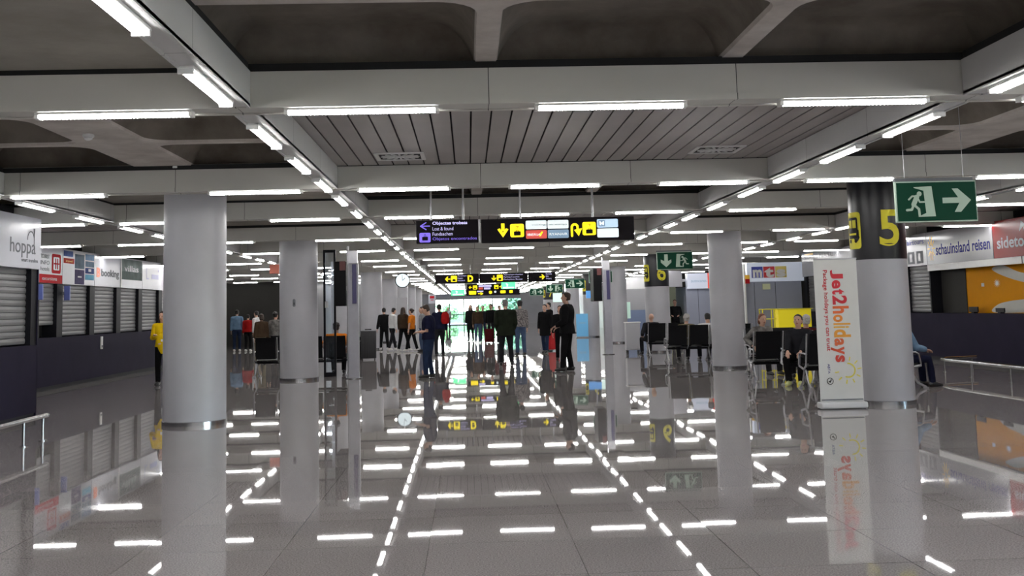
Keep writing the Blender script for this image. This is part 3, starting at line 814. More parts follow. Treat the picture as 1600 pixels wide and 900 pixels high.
# ------------------------------------------------------------------ shops, left side
def shutter(mb, P, u0, u1, v0, v1, pitch=.085):
    n = max(1, int(round((v1 - v0) / pitch))); p = (v1 - v0) / n
    for i in range(n):
        a = v0 + p * i
        q = [(a, .0), (a + p * .12, .014), (a + p * .5, .02), (a + p * .88, .014), (a + p, .0)]
        vs = [P.at(u, v, d) for u in (u0, u1) for v, d in q]
        mb.add(vs, [(k, k + 1, 5 + k + 1, 5 + k) for k in range(4)])
    return mb
def slab(P, u0, u1, v0, v1, n0, n1, mb=None):
    mb = mb or MB()
    vs = [P.at(u, v, n) for n in (n0, n1) for v in (v0, v1) for u in (u0, u1)]
    return mb.add(vs, [(0, 2, 3, 1), (4, 5, 7, 6), (0, 1, 5, 4), (2, 6, 7, 3), (0, 4, 6, 2), (1, 3, 7, 5)])
SZ1, SZ0, CT = 3.22, 2.40, 1.18       # sign top, sign bottom, counter top
def shop(P, w, lab, grp, sign=M_SIGNW, pil=.36, opening=0.0, shut=True, depth=2.2, sz0=SZ0, back=None):
    """shop unit of width w seen square-on; P starts at its left end at ceiling height SOF"""
    o = P.at(w / 2, SOF, -.1)
    t = thing('shop_unit', lab, 'shop', tuple(o), 0, grp)
    z = lambda h: SOF - h
    slab(P, 0, w, z(CT), z(.10), -depth, .0).build('counter', M_NAVY, t)
    slab(P, 0, w, z(.10), z(0), -depth, -.03).build('plinth', M_PILLAR, t)
    if pil > .06:
        slab(P, 0, pil * .5, z(sz0), z(CT), -.355, -.02).build('pillar', M_PILLAR, t)
        slab(P, w - pil * .5, w, z(sz0), z(CT), -.355, -.02).build('pillar', M_PILLAR, t)
    if shut: shutter(MB(), P, pil * .5, w - pil * .5, z(sz0), z(CT + opening + .02), .10).xform(Matrix.Translation(P.N * -.12)).build('roller_shutter', M_SHUT, t)
    slab(P, pil * .5, w - pil * .5, z(sz0), z(CT), -.40, -.36).build('back_panel', back or M_DARK, t)
    slab(P, 0, w, z(SOF - .06), z(sz0 - .02), -depth, -.42).build('bulkhead', M_PILLAR, t)
    s = slab(P, .012, w - .012, z(SZ1), z(sz0), -.4, .03).build('signboard', sign, t)
    return t, Panel(P.at(.012, z(SZ1), .03), P.U, P.V, P.N), w - .024, SZ1 - sz0, s
XL_ = -9.45
G = 'shop fronts along the left wall'
def left_unit(y0, y1, lab, **k): return shop(panel_left(XL_, y0, SOF), y1 - y0, lab, G, **k)
t, P, w, h, s = left_unit(22.6, 24.72, 'shuttered counter mostly hidden behind the near left kiosk')
t, P, w, h, s = left_unit(24.72, 26.13, 'left shop with red striped sign and a half-open shutter', opening=.26)
mark(s, P, [rect(0, h * .76, w, h)], M_RED, 'red_strip'); text(s, P, 'excursions', (w * .12, h * .83, w * .75, h * .92), M_SIGNW, 'lettering', n0=.004)
mark(s, P, [rrect(w * .52, h * .18, w * .92, h * .72, .06)], M_RED, 'red_square'); mark(s, P, [rrect(w * .59, h * .27, w * .85, h * .63, .03)], M_SIGNW, 'inner_square', .004)
mark(s, P, [rect(w * .66, h * .3, w * .70, h * .6), rect(w * .6, h * .43, w * .84, h * .47), rect(w * .75, h * .3, w * .79, h * .6)], M_RED, 'square_symbol', .0065)
for q in range(3): text(s, P, ('TOURIST', 'INFO', 'hotels')[q], (w * .05, h * (.22 + .17 * q), w * .42, h * (.33 + .17 * q)), M_GREYP, 'grey_line')
t, P, w, h, s = left_unit(26.13, 28.35, 'left shop with sign of blue and violet picture squares')
pics = [(.02, .04, .30, .20, (.10, .16, .42)), (.02, .25, .34, .40, (.60, .07, .04)), (.36, .10, .66, .52, (.10, .16, .22)), (.36, .55, .66, .98, (.07, .06, .15)), (.69, .06, .98, .24, (.12, .24, .42)), (.69, .27, .98, .44, (.12, .2, .3)), (.69, .47, .98, .64, (.05, .08, .25)), (.69, .67, .98, .83, (.15, .42, .62))]
for i, (a, b, c_, d, cc) in enumerate(pics): mark(s, P, [rect(w * a, h * b, w * c_, h * d)], mat('sign_picture_%d' % i, cc, .6, noise=.25, scale=5, spec=.05), 'picture_square')
mark(s, P, [rect(w * .45, h * .74, w * .57, h * .78), rect(w * .79, h * .5, w * .88, h * .58)], M_SIGNW, 'small_caption', .004)
text(s, P, 'travel', (w * .08, h * .30, w * .28, h * .36), M_GOLD, 'lettering', n0=.004)
t, P, w, h, s = left_unit(28.35, 30.46, 'left shop with white sign, orange initial and grey lettering')
text(s, P, 'B', (w * .06, h * .42, w * .2, h * .72), mat('print_orange', (.75, .18, .07), .4), 'orange_letter', bold=.06)
text(s, P, 'booking', (w * .24, h * .45, w * .93, h * .75), M_GREYP, 'lettering', bold=.03)
slab(panel_left(XL_, 30.43, SOF), 0, .06, SOF - SZ1, SOF - SZ0, .03, .05).build('edge_strip', M_WHITE, t)
t, P, w, h, s = left_unit(30.46, 32.46, 'left shop with grey-green landscape picture on its sign')
mark(s, P, [rect(w * .02, h * .04, w * .98, h * .72)], mat('landscape_sky', (.22, .29, .28), .6, noise=.4, scale=2, spec=.05), 'picture'); mark(s, P, [rect(w * .02, h * .45, w * .98, h * .72)], mat('landscape_sea', (.13, .18, .17), .6, noise=.3, scale=3, spec=.05), 'picture', .004)
text(s, P, 'villas', (w * .15, h * .24, w * .8, h * .44), M_SIGNW, 'lettering', n0=.004)
t, P, w, h, s = left_unit(32.46, 34.54, 'left shop with pale sign and small lilac corner marks')
mark(s, P, stroke([(w * .2, h * .25), (w * .2, h * .62)], .04) + stroke([(w * .2, h * .62), (w * .3, h * .62)], .04) + [rect(w * .45, h * .45, w * .8, h * .62)] + [disc(w * .8, h * .3, .04)], mat('print_lilac', (.28, .28, .52), .4), 'corner_mark')
t, P, w, h, s = left_unit(34.54, 38.5, 'left shop with blank pale sign beside the nearest left column')
t, P, w, h, s = left_unit(38.5, 43.6, 'farthest left shuttered shop, behind the nearest left column')
for (y, lb) in ((24.60, 'small blue projecting sign beside the red striped shop sign'), (26.25, 'small blue projecting sign beside the blue picture shop sign')):
    t = thing('projecting_sign', lb, 'sign', (XL_ + .05, y, 2.0), 0, 'small blue projecting signs')
    MB().box(XL_ + .03, XL_ + .16, y, y + .05, 2.02, 2.36, .004).build('sign_plate', mat('blue_plate', (.13, .17, .48), .4), t)
    MB().box(XL_ - .02, XL_ + .03, y + .01, y + .04, 2.15, 2.22).build('bracket', M_ALU, t)
t = thing('wall_box', 'small white upright box on the navy wall under the left shutters', 'wall box', (XL_, 29, .8), 0)
MB().box(XL_, XL_ + .03, 28.93, 29.07, .80, 1.12, .004).build('cover', M_WHITE, t); MB().box(XL_ + .03, XL_ + .034, 28.96, 29.04, .84, .90).build('socket', M_GREYP, t)
# near kiosk
P0 = panel_left(-7.0, 8.6, SOF); w_ = 18.36 - 8.6
t, P, w, h, s = shop(P0, w_, 'near left kiosk with large white lettered sign over grey shutters', 'near left kiosk', pil=.5, depth=2.3)
text(s, P, 'hoppa', (w - 1.22, .36, w - .22, .66), M_GREYP, 'lettering', bold=.002)
mark(s, P, stroke(arc(w - .42, .36, .13, PI, 2 * PI) + [(w - .29, .5)], .016) + stroke([(w - .31, .18), (w - .29, .32), (w - .27, .18)], .012), M_GREYP, 'arch_symbol')
text(s, P, 'smart transfers', (w - .78, .66, w - .12, .72), M_GREYP, 'small_lettering')
text(s, P, 'transfers', (w - 4.4, .28, w - 1.62, .68), M_GREYP, 'lettering', bold=-.01)
slab(panel_left(-7.0, 18.34, SOF), 0, .02, SOF - SZ0, SOF, -2.3, .0).build('end_panel', M_NAVY, t)

# ------------------------------------------------------------------ shops, right side
XR_ = 11.75
G = 'shop fronts along the right wall'
def right_unit(ynear, yfar, lab, **k): return shop(panel_right(XR_, yfar, SOF), yfar - ynear, lab, G, **k)
t, P, w, h, s = right_unit(15.5, 24.17, 'right shop with red glossy sign and orange mural wall', sign=mat('sign_gloss_red', (.24, .012, .012), .3, noise=.05, spec=.12), shut=False, pil=.05)
text(s, P, 'sidetours', (.18, .36, 2.0, .62), M_SIGNW, 'lettering', bold=.02)
mark(s, P, [[(1.30, .08), (1.48, .16), (1.36, .30), (1.42, .18), (1.2, .3)]], M_SIGNW, 'flame_symbol')
text(s, P, 'excursions', (1.5, .02, 2.3, .12), M_SIGNW, 'small_lettering')
# the mural runs behind two shop fronts
mu = thing('wall_mural', 'orange wall picture with large pale rounded shapes and a white starburst', 'mural', (XR_ + .3, 22, 1.2), 0)
Pm = panel_right(XR_ + .30, 26.33, 2.30)
slab(Pm, 0, 10.5, 0, 1.12, -.02, 0).build('picture_board', M_ORANGE, mu)
def blob(pts, n=6):
    o = []
    k = len(pts)
    for i in range(k):
        p0, p1, p2, p3 = [pts[(i + j - 1) % k] for j in range(4)]
        for a in range(n):
            q = a / n
            o.append(tuple(.5 * ((2 * p1[c]) + (-p0[c] + p2[c]) * q + (2 * p0[c] - 5 * p1[c] + 4 * p2[c] - p3[c]) * q * q + (-p0[c] + 3 * p1[c] - 3 * p2[c] + p3[c]) * q ** 3) for c in (0, 1)))
    return o
MPALE = mat('mural_pale', (.50, .50, .46), .5, noise=.04)
mark(mu, Pm, [blob([(1.35, .10), (1.9, .05), (2.6, .22), (3.4, .28), (4.6, .20), (4.6, .56), (3.6, .52), (2.6, .42), (1.7, .24)])], MPALE, 'pale_shape')
mark(mu, Pm, [blob([(1.3, 1.1), (1.5, .93), (2.1, .85), (2.9, .80), (3.6, .68), (4.6, .62), (4.6, 1.1), (3.0, 1.1)])], MPALE, 'pale_shape', .001)
st_ = []
for q in range(12):
    a = 2 * PI * q / 12; st_ += [(1.55 + .17 * math.cos(a), .44 + .10 * math.sin(a)), (1.55 + .05 * math.cos(a + PI / 12), .44 + .035 * math.sin(a + PI / 12))]
mark(mu, Pm, [st_], M_WHITE, 'starburst', .004)
mark(mu, Pm, [rect(.78, .42, .92, .50)], M_WHITE, 'small_mark', .004)
t, P, w, h, s = right_unit(24.17, 27.75, 'right shop with glossy silver sign, gold starburst and blue lettering', sign=M_SIGNS, shut=False, pil=.05)
text(s, P, 'schauinsland reisen', (.55, .33, w - .12, .60), M_INKBLUE, 'lettering', bold=.015)
mark(s, P, sum([stroke([(.28 + .08 * math.cos(a), .42 + .10 * math.sin(a)), (.28 + .20 * math.cos(a), .42 + .30 * math.sin(a))], .028) for a in [2 * PI * q / 10 for q in range(10)]], []), M_GOLD, 'star_symbol')
slab(panel_right(XR_ + .28, 27.7, SOF), .0, 1.37, SOF - 2.38, SOF - CT, -.06, .0).build('inner_wall', M_WALLD, t)
t, P, w, h, s = right_unit(27.75, 29.3, 'right shop with silver sign showing two small grey squares', sign=M_SIGNS, pil=.16)
text(s, P, 'airtours', (.3, .14, 1.38, .26), M_INKBLUE, 'lettering')
mark(s, P, [rect(.30, .44, .75, .76), rect(.88, .44, 1.3, .76)], M_GREYP, 'grey_square'); mark(s, P, [rect(.45, .5, .6, .7), rect(1.0, .5, 1.14, .7)], M_SIGNS, 'square_symbol', .004)
t, P, w, h, s = right_unit(29.3, 33.4, 'right shuttered shop hidden behind the column with yellow 5', sign=M_SIGNS)
t, P, w, h, s = right_unit(33.4, 38.35, 'right shuttered shop with silver sign behind the upright banner', sign=M_SIGNS, pil=.5)
text(s, P, 'VIAJES NATURA', (.3, .10, w - .8, .28), M_GREYP, 'lettering'); mark(s, P, [rect(.35, .04, 1.3, .1)], M_GOLD, 'gold_line')
# pale header strip under the two near signs
t = thing('header_strip', 'pale box strip running under the silver and red signs at right', 'header strip', (XR_, 21, 2.2), 0)
MB().box(XR_ - .06, XR_ + .04, 15.5, 27.7, 2.24, 2.395, .004).build('box_strip', M_WHITE, t)
MB().box(XR_ - .064, XR_ - .058, 22.85, 22.88, 2.24, 2.395).build('joint', M_DARK, t)
def terminal(y, w, h, lab):
    t = thing('counter_screen', lab, 'screen', (XR_ + .1, y, CT), 0, 'small black screens on the right counter')
    MB().box(XR_ + .08, XR_ + .11, y - w / 2, y + w / 2, CT + .03, CT + h, .004).build('screen', M_BLACK, t)
    MB().box(XR_ + .06, XR_ + .16, y - .07, y + .07, CT, CT + .03, .004).build('foot', M_BLACK, t)
terminal(25.6, .45, .15, 'small black screen on the counter below the orange mural, left one')
terminal(24.3, .40, .12, 'small black screen on the counter below the orange mural, middle one')
terminal(22.85, .14, .26, 'narrow black screen on the counter at the right edge')

# frontal kiosk with letter tiles
def kiosk(x0, x1, y0, y1, lab):
    t = thing('kiosk', lab, 'kiosk', ((x0 + x1) / 2, y0, 0), 0, 'kiosks facing the camera')
    MB().box(x0, x1, y0, y1, 0, 2.27).build('cabin', M_KIOSK, t)
    MB().box(x0 + .5, x0 + .515, y0 - .004, y0, .05, 2.25).box(x0 + 1.25, x0 + 1.265, y0 - .004, y0, .05, 2.25).build('panel_joint', M_PILLAR, t)
    return t
t = kiosk(9.55, 11.74, 38.6, 41, 'grey kiosk whose sign shows blue, red and yellow letter tiles')
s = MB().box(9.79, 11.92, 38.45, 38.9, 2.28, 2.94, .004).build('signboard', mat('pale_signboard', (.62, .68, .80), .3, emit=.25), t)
P = panel_front(9.79, 38.45, 2.94)
for i, (cc, c_) in enumerate((((.03, .05, .40), 'm'), ((.62, .03, .04), 't'), ((.72, .58, .14), 's'))):
    u = .16 + .42 * i
    mark(s, P, [rect(u, .14, u + .40, .53)], mat('tile_' + c_, cc, .4), 'letter_tile')
    text(s, P, c_, (u + .04, .18 if c_ == 't' else .24, u + .37, .52), M_WHITE, 'letter', bold=.05, n0=.004)
MB().box(9.70, 9.86, 38.40, 38.44, 2.22, 2.52).build('corner_flag', M_GOLD, t); MB().box(9.70, 9.86, 38.395, 38.40, 2.22, 2.38).build('red_corner', M_RED, t)
MB().box(9.66, 9.72, 38.42, 38.6, .0, 2.9).build('light_edge', M_WHITE, t)
MB().box(10.35, 10.62, 38.56, 38.6, 2.0, 2.2).build('small_notice', mat('notice_paper', (.62, .66, .42), .5), t)
t = kiosk(9.1, 13.8, 46, 49, 'blue-grey kiosk with white sign and red end, behind the plain right column')
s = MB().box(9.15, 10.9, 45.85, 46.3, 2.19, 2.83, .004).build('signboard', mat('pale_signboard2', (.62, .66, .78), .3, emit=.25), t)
P = panel_front(9.15, 45.85, 2.83); text(s, P, 'autocares', (.15, .28, .8, .38), M_SBLUE, 'lettering', n0=.002); mark(s, P, [rect(.85, 0, 1.2, .64)], M_SRED, 'red_end')
# open booth with lit shelf
t = thing('shop_booth', 'open booth with lit shelves where a person in black stands', 'booth', (8.9, 47, 0), 0)
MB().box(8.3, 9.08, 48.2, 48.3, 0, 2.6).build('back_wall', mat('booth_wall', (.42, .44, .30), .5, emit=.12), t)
MB().box(8.22, 8.30, 46, 48.3, 0, 2.6).build('side_wall', M_WALLL, t)
MB().box(8.22, 9.1, 46, 48.3, 2.5, 2.6).build('top', M_WALLL, t)
MB().box(8.30, 8.72, 47.9, 48.2, 1.5, 1.53).box(8.30, 8.72, 47.9, 48.2, 1.85, 1.88).build('shelf', M_WHITE, t)
MB().box(8.34, 8.66, 47.95, 48.15, 1.88, 2.2, .01).box(8.34, 8.6, 47.95, 48.15, 1.53, 1.75, .01).build('shelf_goods', M_SBLUE, t)
MB().box(7.55, 8.95, 45.95, 46.2, 2.28, 2.95, .01).build('signboard', M_SIGNS, t)
# far right partitions
t = thing('partition', 'pale blue-grey partition with a light green poster, beyond the white cabinet', 'partition', (7.4, 50, 0), 0)
MB().box(6.9, 8.6, 50, 50.12, 0, 2.3).build('panel', mat('partition_blue', (.20, .26, .42), .45), t); MB().box(6.9, 8.6, 49.98, 50, 1.35, 2.3).build('upper_panel', M_WALLL, t)
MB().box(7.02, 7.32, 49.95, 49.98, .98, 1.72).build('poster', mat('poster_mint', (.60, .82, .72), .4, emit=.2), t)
t = thing('partition', 'narrow grey partition with dark screen between the far right columns', 'partition', (8.3, 52, 0), 0)
MB().box(8.55, 9.0, 52, 52.12, 0, 2.5).build('panel', M_WALLG, t); MB().box(8.3, 8.6, 51.9, 52, 1.5, 2.3).build('dark_screen', M_BLACK, t)
t = thing('light_box', 'small glowing white light box high beside the man in black suit', 'light box', (5.2, 60, 1.9), 0)
MB().box(4.75, 5.25, 62, 62.12, 1.85, 2.35, .01).build('glowing_panel', M_SHELFL, t); MB().box(4.98, 5.02, 62.02, 62.1, 2.35, SOF).build('hanging_rod', M_ALU, t)
t = thing('light_box', 'small blue and white light box right of the man in black suit', 'light box', (6.0, 52, 1.9), 0)
MB().box(5.55, 6.15, 52, 52.1, 1.95, 2.3, .01).build('blue_panel', mat('blue_lit', (.10, .32, .70), .4, emit=.6), t); MB().box(6.16, 6.32, 52, 52.1, 1.85, 2.3, .01).build('glowing_panel', M_SHELFL, t); MB().box(5.9, 5.94, 52.03, 52.07, 2.3, SOF).build('hanging_rod', M_ALU, t)

# yellow counter in front of the tile kiosk
t = thing('service_desk', 'bright yellow desk in front of the kiosk with letter tiles', 'desk', (11.3, 36.6, 0), 0)
MB().box(10.3, 11.3, 36.45, 36.95, 0, .70, .01).build('base', M_WALLG, t)
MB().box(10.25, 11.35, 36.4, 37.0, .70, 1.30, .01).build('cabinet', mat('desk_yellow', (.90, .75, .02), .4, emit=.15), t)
MB().box(10.2, 11.4, 36.36, 37.04, 1.30, 1.33, .004).build('worktop', M_YELP, t)
fr = MB()
for x in (9.75, 10.15): fr.tube([(x, 36.5, .68), (x, 36.5, 1.33)], .02).tube([(x, 36.9, .68), (x, 36.9, 1.33)], .02)
for z in (.70, 1.0, 1.32): fr.tube([(9.75, 36.5, z), (10.2, 36.5, z)], .018).tube([(9.75, 36.5, z), (9.75, 36.9, z)], .018)
fr.build('side_rack', M_YELP, t)
lg = MB()
for x in (9.75, 10.15): lg.tube([(x, 36.5, 0), (x, 36.5, .68)], .02).tube([(x, 36.9, 0), (x, 36.9, .68)], .02)
lg.build('rack_frame', M_ALU, t)

# ------------------------------------------------------------------ low guard rails
def rail(pts, posts, lab, h=.35):
    t = thing('guard_rail', lab, 'guard rail', (pts[0][0], pts[0][1], 0), 0, 'low steel guard rails')
    MB().tube([(x, y, h - .03) for x, y in pts], .03, 12).build('rail_tube', M_STEEL, t, True)
    for x, y in posts:
        p = MB(); p.cyl(x, y, 0.012, h - .05, .018, 12); p.cyl(x, y, 0, .012, .05, 20); p.build('post', M_STEEL, t, True)
rail([(-5.62, 9.0), (-5.62, 15.12)], [(-5.62, y) for y in (10.2, 11.6, 13.0, 14.35, 14.98)], 'low steel guard rail on the floor at the left edge')
rail([(9.86, 12.5), (9.86, 22.6), (9.95, 23.15), (10.2, 23.45), (10.9, 23.6)], [(9.86, y) for y in (13.5, 15.8, 18.0, 20.0, 21.6)] + [(10.1, 23.36), (10.8, 23.585)], 'low steel guard rail before the navy counter at right', .31)

# ------------------------------------------------------------------ upright banner
t = thing('roll_up_banner', 'tall white upright banner with vertical red to yellow lettering', 'banner', (5.4, 16.08, 0))
BYY = 16.08
MB().box(5.085, 5.725, BYY, BYY + .012, .10, 2.17).build('banner_sheet', mat('banner_white', (.58, .58, .56), .45, noise=.03), t)
MB().box(5.06, 5.75, BYY - .10, BYY + .12, 0.01, .10, .02).build('base_cassette', mat('cassette_grey', (.58, .58, .59), .35), t)
MB().box(5.10, 5.71, BYY - .015, BYY, .125, .14).build('bottom_bar', M_GREYP, t)
MB().box(5.08, 5.73, BYY - .008, BYY + .02, 2.165, 2.185, .003).build('top_rail', M_ALU, t)
MB().tube([(5.4, BYY + .04, .1), (5.4, BYY + .04, 2.17)], .012).build('support_pole', M_ALU, t)
P = panel_front(5.085, BYY, 2.17)
seg = [('Jet2', .17, .80, (.56, .015, .03)), ('hol', .82, 1.10, (.66, .10, .02)), ('id', 1.115, 1.24, (.74, .30, .03)), ('ays', 1.255, 1.60, (.60, .04, .03))]
cols = ['J', 'e', 't', '2', 'h', 'o', 'l', 'i', 'd', 'a', 'y', 's']
# letter extents along the banner and across it (ascenders reach right)
ex = [('J', .155, .285, .24, .43), ('e', .305, .43, .255, .385), ('t', .44, .515, .255, .44), ('2', .53, .665, .255, .47), ('h', .685, .795, .25, .49), ('o', .81, .92, .25, .39), ('l', .935, .96, .25, .50), ('i', .98, 1.005, .25, .48), ('d', 1.025, 1.14, .25, .50), ('a', 1.155, 1.265, .25, .39), ('y', 1.275, 1.39, .19, .39), ('s', 1.40, 1.50, .25, .39)]
for i, (ch, v0, v1, u0, u1) in enumerate(ex):
    q = i / 11
    cc = (.56, .015, .03) if i < 4 else [(.68, .12, .02), (.72, .22, .02), (.75, .32, .02), (.72, .36, .03), (.70, .30, .03), (.62, .12, .03), (.60, .08, .03), (.55, .05, .03)][i - 4]
    text(t, P, ch, (u0, v0, u1, v1), mat('banner_ink_%d' % i, cc, .45, noise=.1), 'letter', bold=.035, rot=-90)
text(t, P, 'Package holidays you can trust', (.115, .155, .195, 1.335), M_RED, 'small_lettering', bold=.01, rot=-90)
text(t, P, 'ABTA', (.13, 1.52, .165, 1.66), M_INKBLUE, 'badge_lettering', rot=-90)
mark(t, P, stroke(arc(.155, 1.77, .045, 0, 2 * PI, 20), .008) + stroke([(.14, 1.77), (.155, 1.785), (.17, 1.75)], .012), M_SIGNBLK, 'round_badge')
MSUN = mat('banner_sun', (.70, .60, .08), .45)
mark(t, P, stroke(arc(.43, 1.62, .10, -PI / 2, PI * .62, 16), .02), MSUN, 'sun_arc')
mark(t, P, sum([stroke([(.43 + .145 * math.cos(a), 1.62 + .145 * math.sin(a)), (.43 + .19 * math.cos(a), 1.62 + .19 * math.sin(a))], .017) for a in [(-80 + 36 * q) * PI / 180 for q in range(8)]], []), MSUN, 'sun_ray')

# ------------------------------------------------------------------ screen post beside the second left column
def screen_post(x, y, lab, side=1, tall=3.16, glass=True):
    t = thing('screen_post', lab, 'screen post', (x, y, 0), 0, 'flight screen posts')
    MB().box(x - .10, x + .14, y, y + .16, 0, 2.74, .01).build('post_panel', mat('post_grey', (.34, .34, .38), .35, noise=.08), t)
    MB().tube([(x - .11, y + .05, 0), (x - .11, y + .05, tall)], .03, 12).build('pole', M_ALU, t, True)
    MB().box(x - .10, x + .12, y + .02, y + .14, 2.74, tall - .1, .01).build('pole_head', M_ALU, t)
    MB().box(x - .43, x - .15, y - .02, y + .95, 1.73, 2.80, .02).build('screen_housing', mat('screen_black', (.006, .006, .007), .5, spec=.1), t)
    MB().box(x - .30, x - .16, y - .028, y - .02, 2.58, 2.80).build('red_label', mat('label_red', (.10, .02, .02), .4), t)
    MB().box(x + .0, x + .10, y - .05, y + .0, 1.78, 2.72, .006).build('blue_strip', mat('strip_blue', (.045, .04, .12), .35), t)
    MB().box(x - .15, x - .10, y + .05, y + .10, 2.1, 2.2).build('bracket', M_ALU, t)
    MB().cyl(x, y + .08, 0, .02, .2, 24).build('foot_plate', M_STEEL, t, True)
    return t
screen_post(-2.77, 26.7, 'tall grey flight screen post right of the second left column')
screen_post(4.52, 36, 'distant grey screen post left of the fourth right column')
t = thing('glass_screen', 'narrow framed glass screen standing against the second left column', 'glass screen', (-3.5, 27.9, 0))
fr = MB().box(-3.62, -3.57, 27.9, 27.96, 0, 3.15).box(-3.36, -3.31, 27.9, 27.96, 0, 3.15).box(-3.57, -3.36, 27.9, 27.96, 3.08, 3.15).box(-3.57, -3.36, 27.9, 27.96, 0, .1)
fr.build('frame', M_PILLAR, t); MB().box(-3.57, -3.36, 27.92, 27.93, .1, 3.08).build('pane', M_GLASS, t)
MB().box(-3.58, -3.5, 27.87, 27.9, 1.70, 1.86, .006).build('call_box', M_WHITE, t)
t = thing('keyhole_plate', 'small dark oval plate on the second left column', 'plate', (-4.1, 26.44, 1.8))
MB().loft([(-4.12, 26.45, 1.74), (-4.12, 26.45, 1.76), (-4.12, 26.45, 1.90), (-4.12, 26.45, 1.92)], [(.02, .012), (.035, .014), (.035, .014), (.02, .012)], 16).build('cover', M_GREYP, t, True)
MB().box(-4.128, -4.112, 26.432, 26.438, 1.78, 1.84).build('slot', M_BLACK, t)

# ------------------------------------------------------------------ white cabinet, blue stand
t = thing('wheeled_cabinet', 'white waist-high cabinet on small wheels left of the seats', 'cabinet', (5.3, 35.8, 0))
MB().box(5.08, 5.54, 35.8, 36.2, .13, 1.0, .01).build('body', M_WALLL, t); MB().box(5.06, 5.56, 35.78, 36.22, 1.0, 1.03, .005).build('top', M_WHITE, t)
MB().box(5.11, 5.51, 35.785, 35.80, .17, .96, .004).build('door', M_WALLL, t)
for x in (5.13, 5.49):
    for y in (35.86, 36.14):
        c = MB().cyl(x, y, .09, .13, .015, 8); c.build('caster', M_BLACK, t, True)
        MB().loft([(x - .015, y, .05), (x + .015, y, .05)], [.05, .05], 16, (0, 0, 1)).build('wheel', M_BLACK, t, True)
t = thing('advertising_stand', 'light blue advertising stand between the far right columns', 'stand', (5.7, 56, 0))
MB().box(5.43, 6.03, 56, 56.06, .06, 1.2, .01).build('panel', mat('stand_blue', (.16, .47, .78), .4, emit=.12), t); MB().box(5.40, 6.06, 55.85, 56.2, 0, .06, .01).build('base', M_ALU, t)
text(t, panel_front(5.43, 56, 1.2), 'welcome', (.12, .38, .46, .50), M_SBLUE, 'lettering')
t = thing('parasol_panel', 'white square panel standing behind the walking people at left', 'panel', (-2.9, 52, 0))
MB().box(-3.35, -2.85, 52, 52.1, 0, 2.2, .01).build('board', M_WALLL, t); MB().box(-3.4, -2.8, 51.9, 52.2, 0, .05).build('base', M_ALU, t)
for (x0, x1, y, z1, lb) in ((-7.6, -5.2, 66, SOF, 'grey partition between the far left columns, nearer one'), (-7.9, -4.9, 88, SOF, 'grey partition between the far left columns, farther one')):
    t = thing('partition', lb, 'partition', ((x0 + x1) / 2, y, 0)); MB().box(x0, x1, y, y + .15, 0, z1).build('panel', M_WALLG, t); MB().box(x0, x1, y - .02, y, 0, .12).build('skirting', M_PILLAR, t)
t = thing('hanging_sign', 'small pale sign with red print hanging above the man in navy', 'sign', (-1.9, 60, 2.3))
MB().box(-2.15, -1.75, 60, 60.05, 1.93, 2.42, .006).build('sign_plate', M_SIGNW, t); mark(t, panel_front(-2.15, 60, 2.42), [rect(.08, .08, .32, .22), rect(.12, .28, .28, .32)], M_RED, 'red_print'); rods(t, ((-1.95, 60.02),), 2.42, SOF, .01)

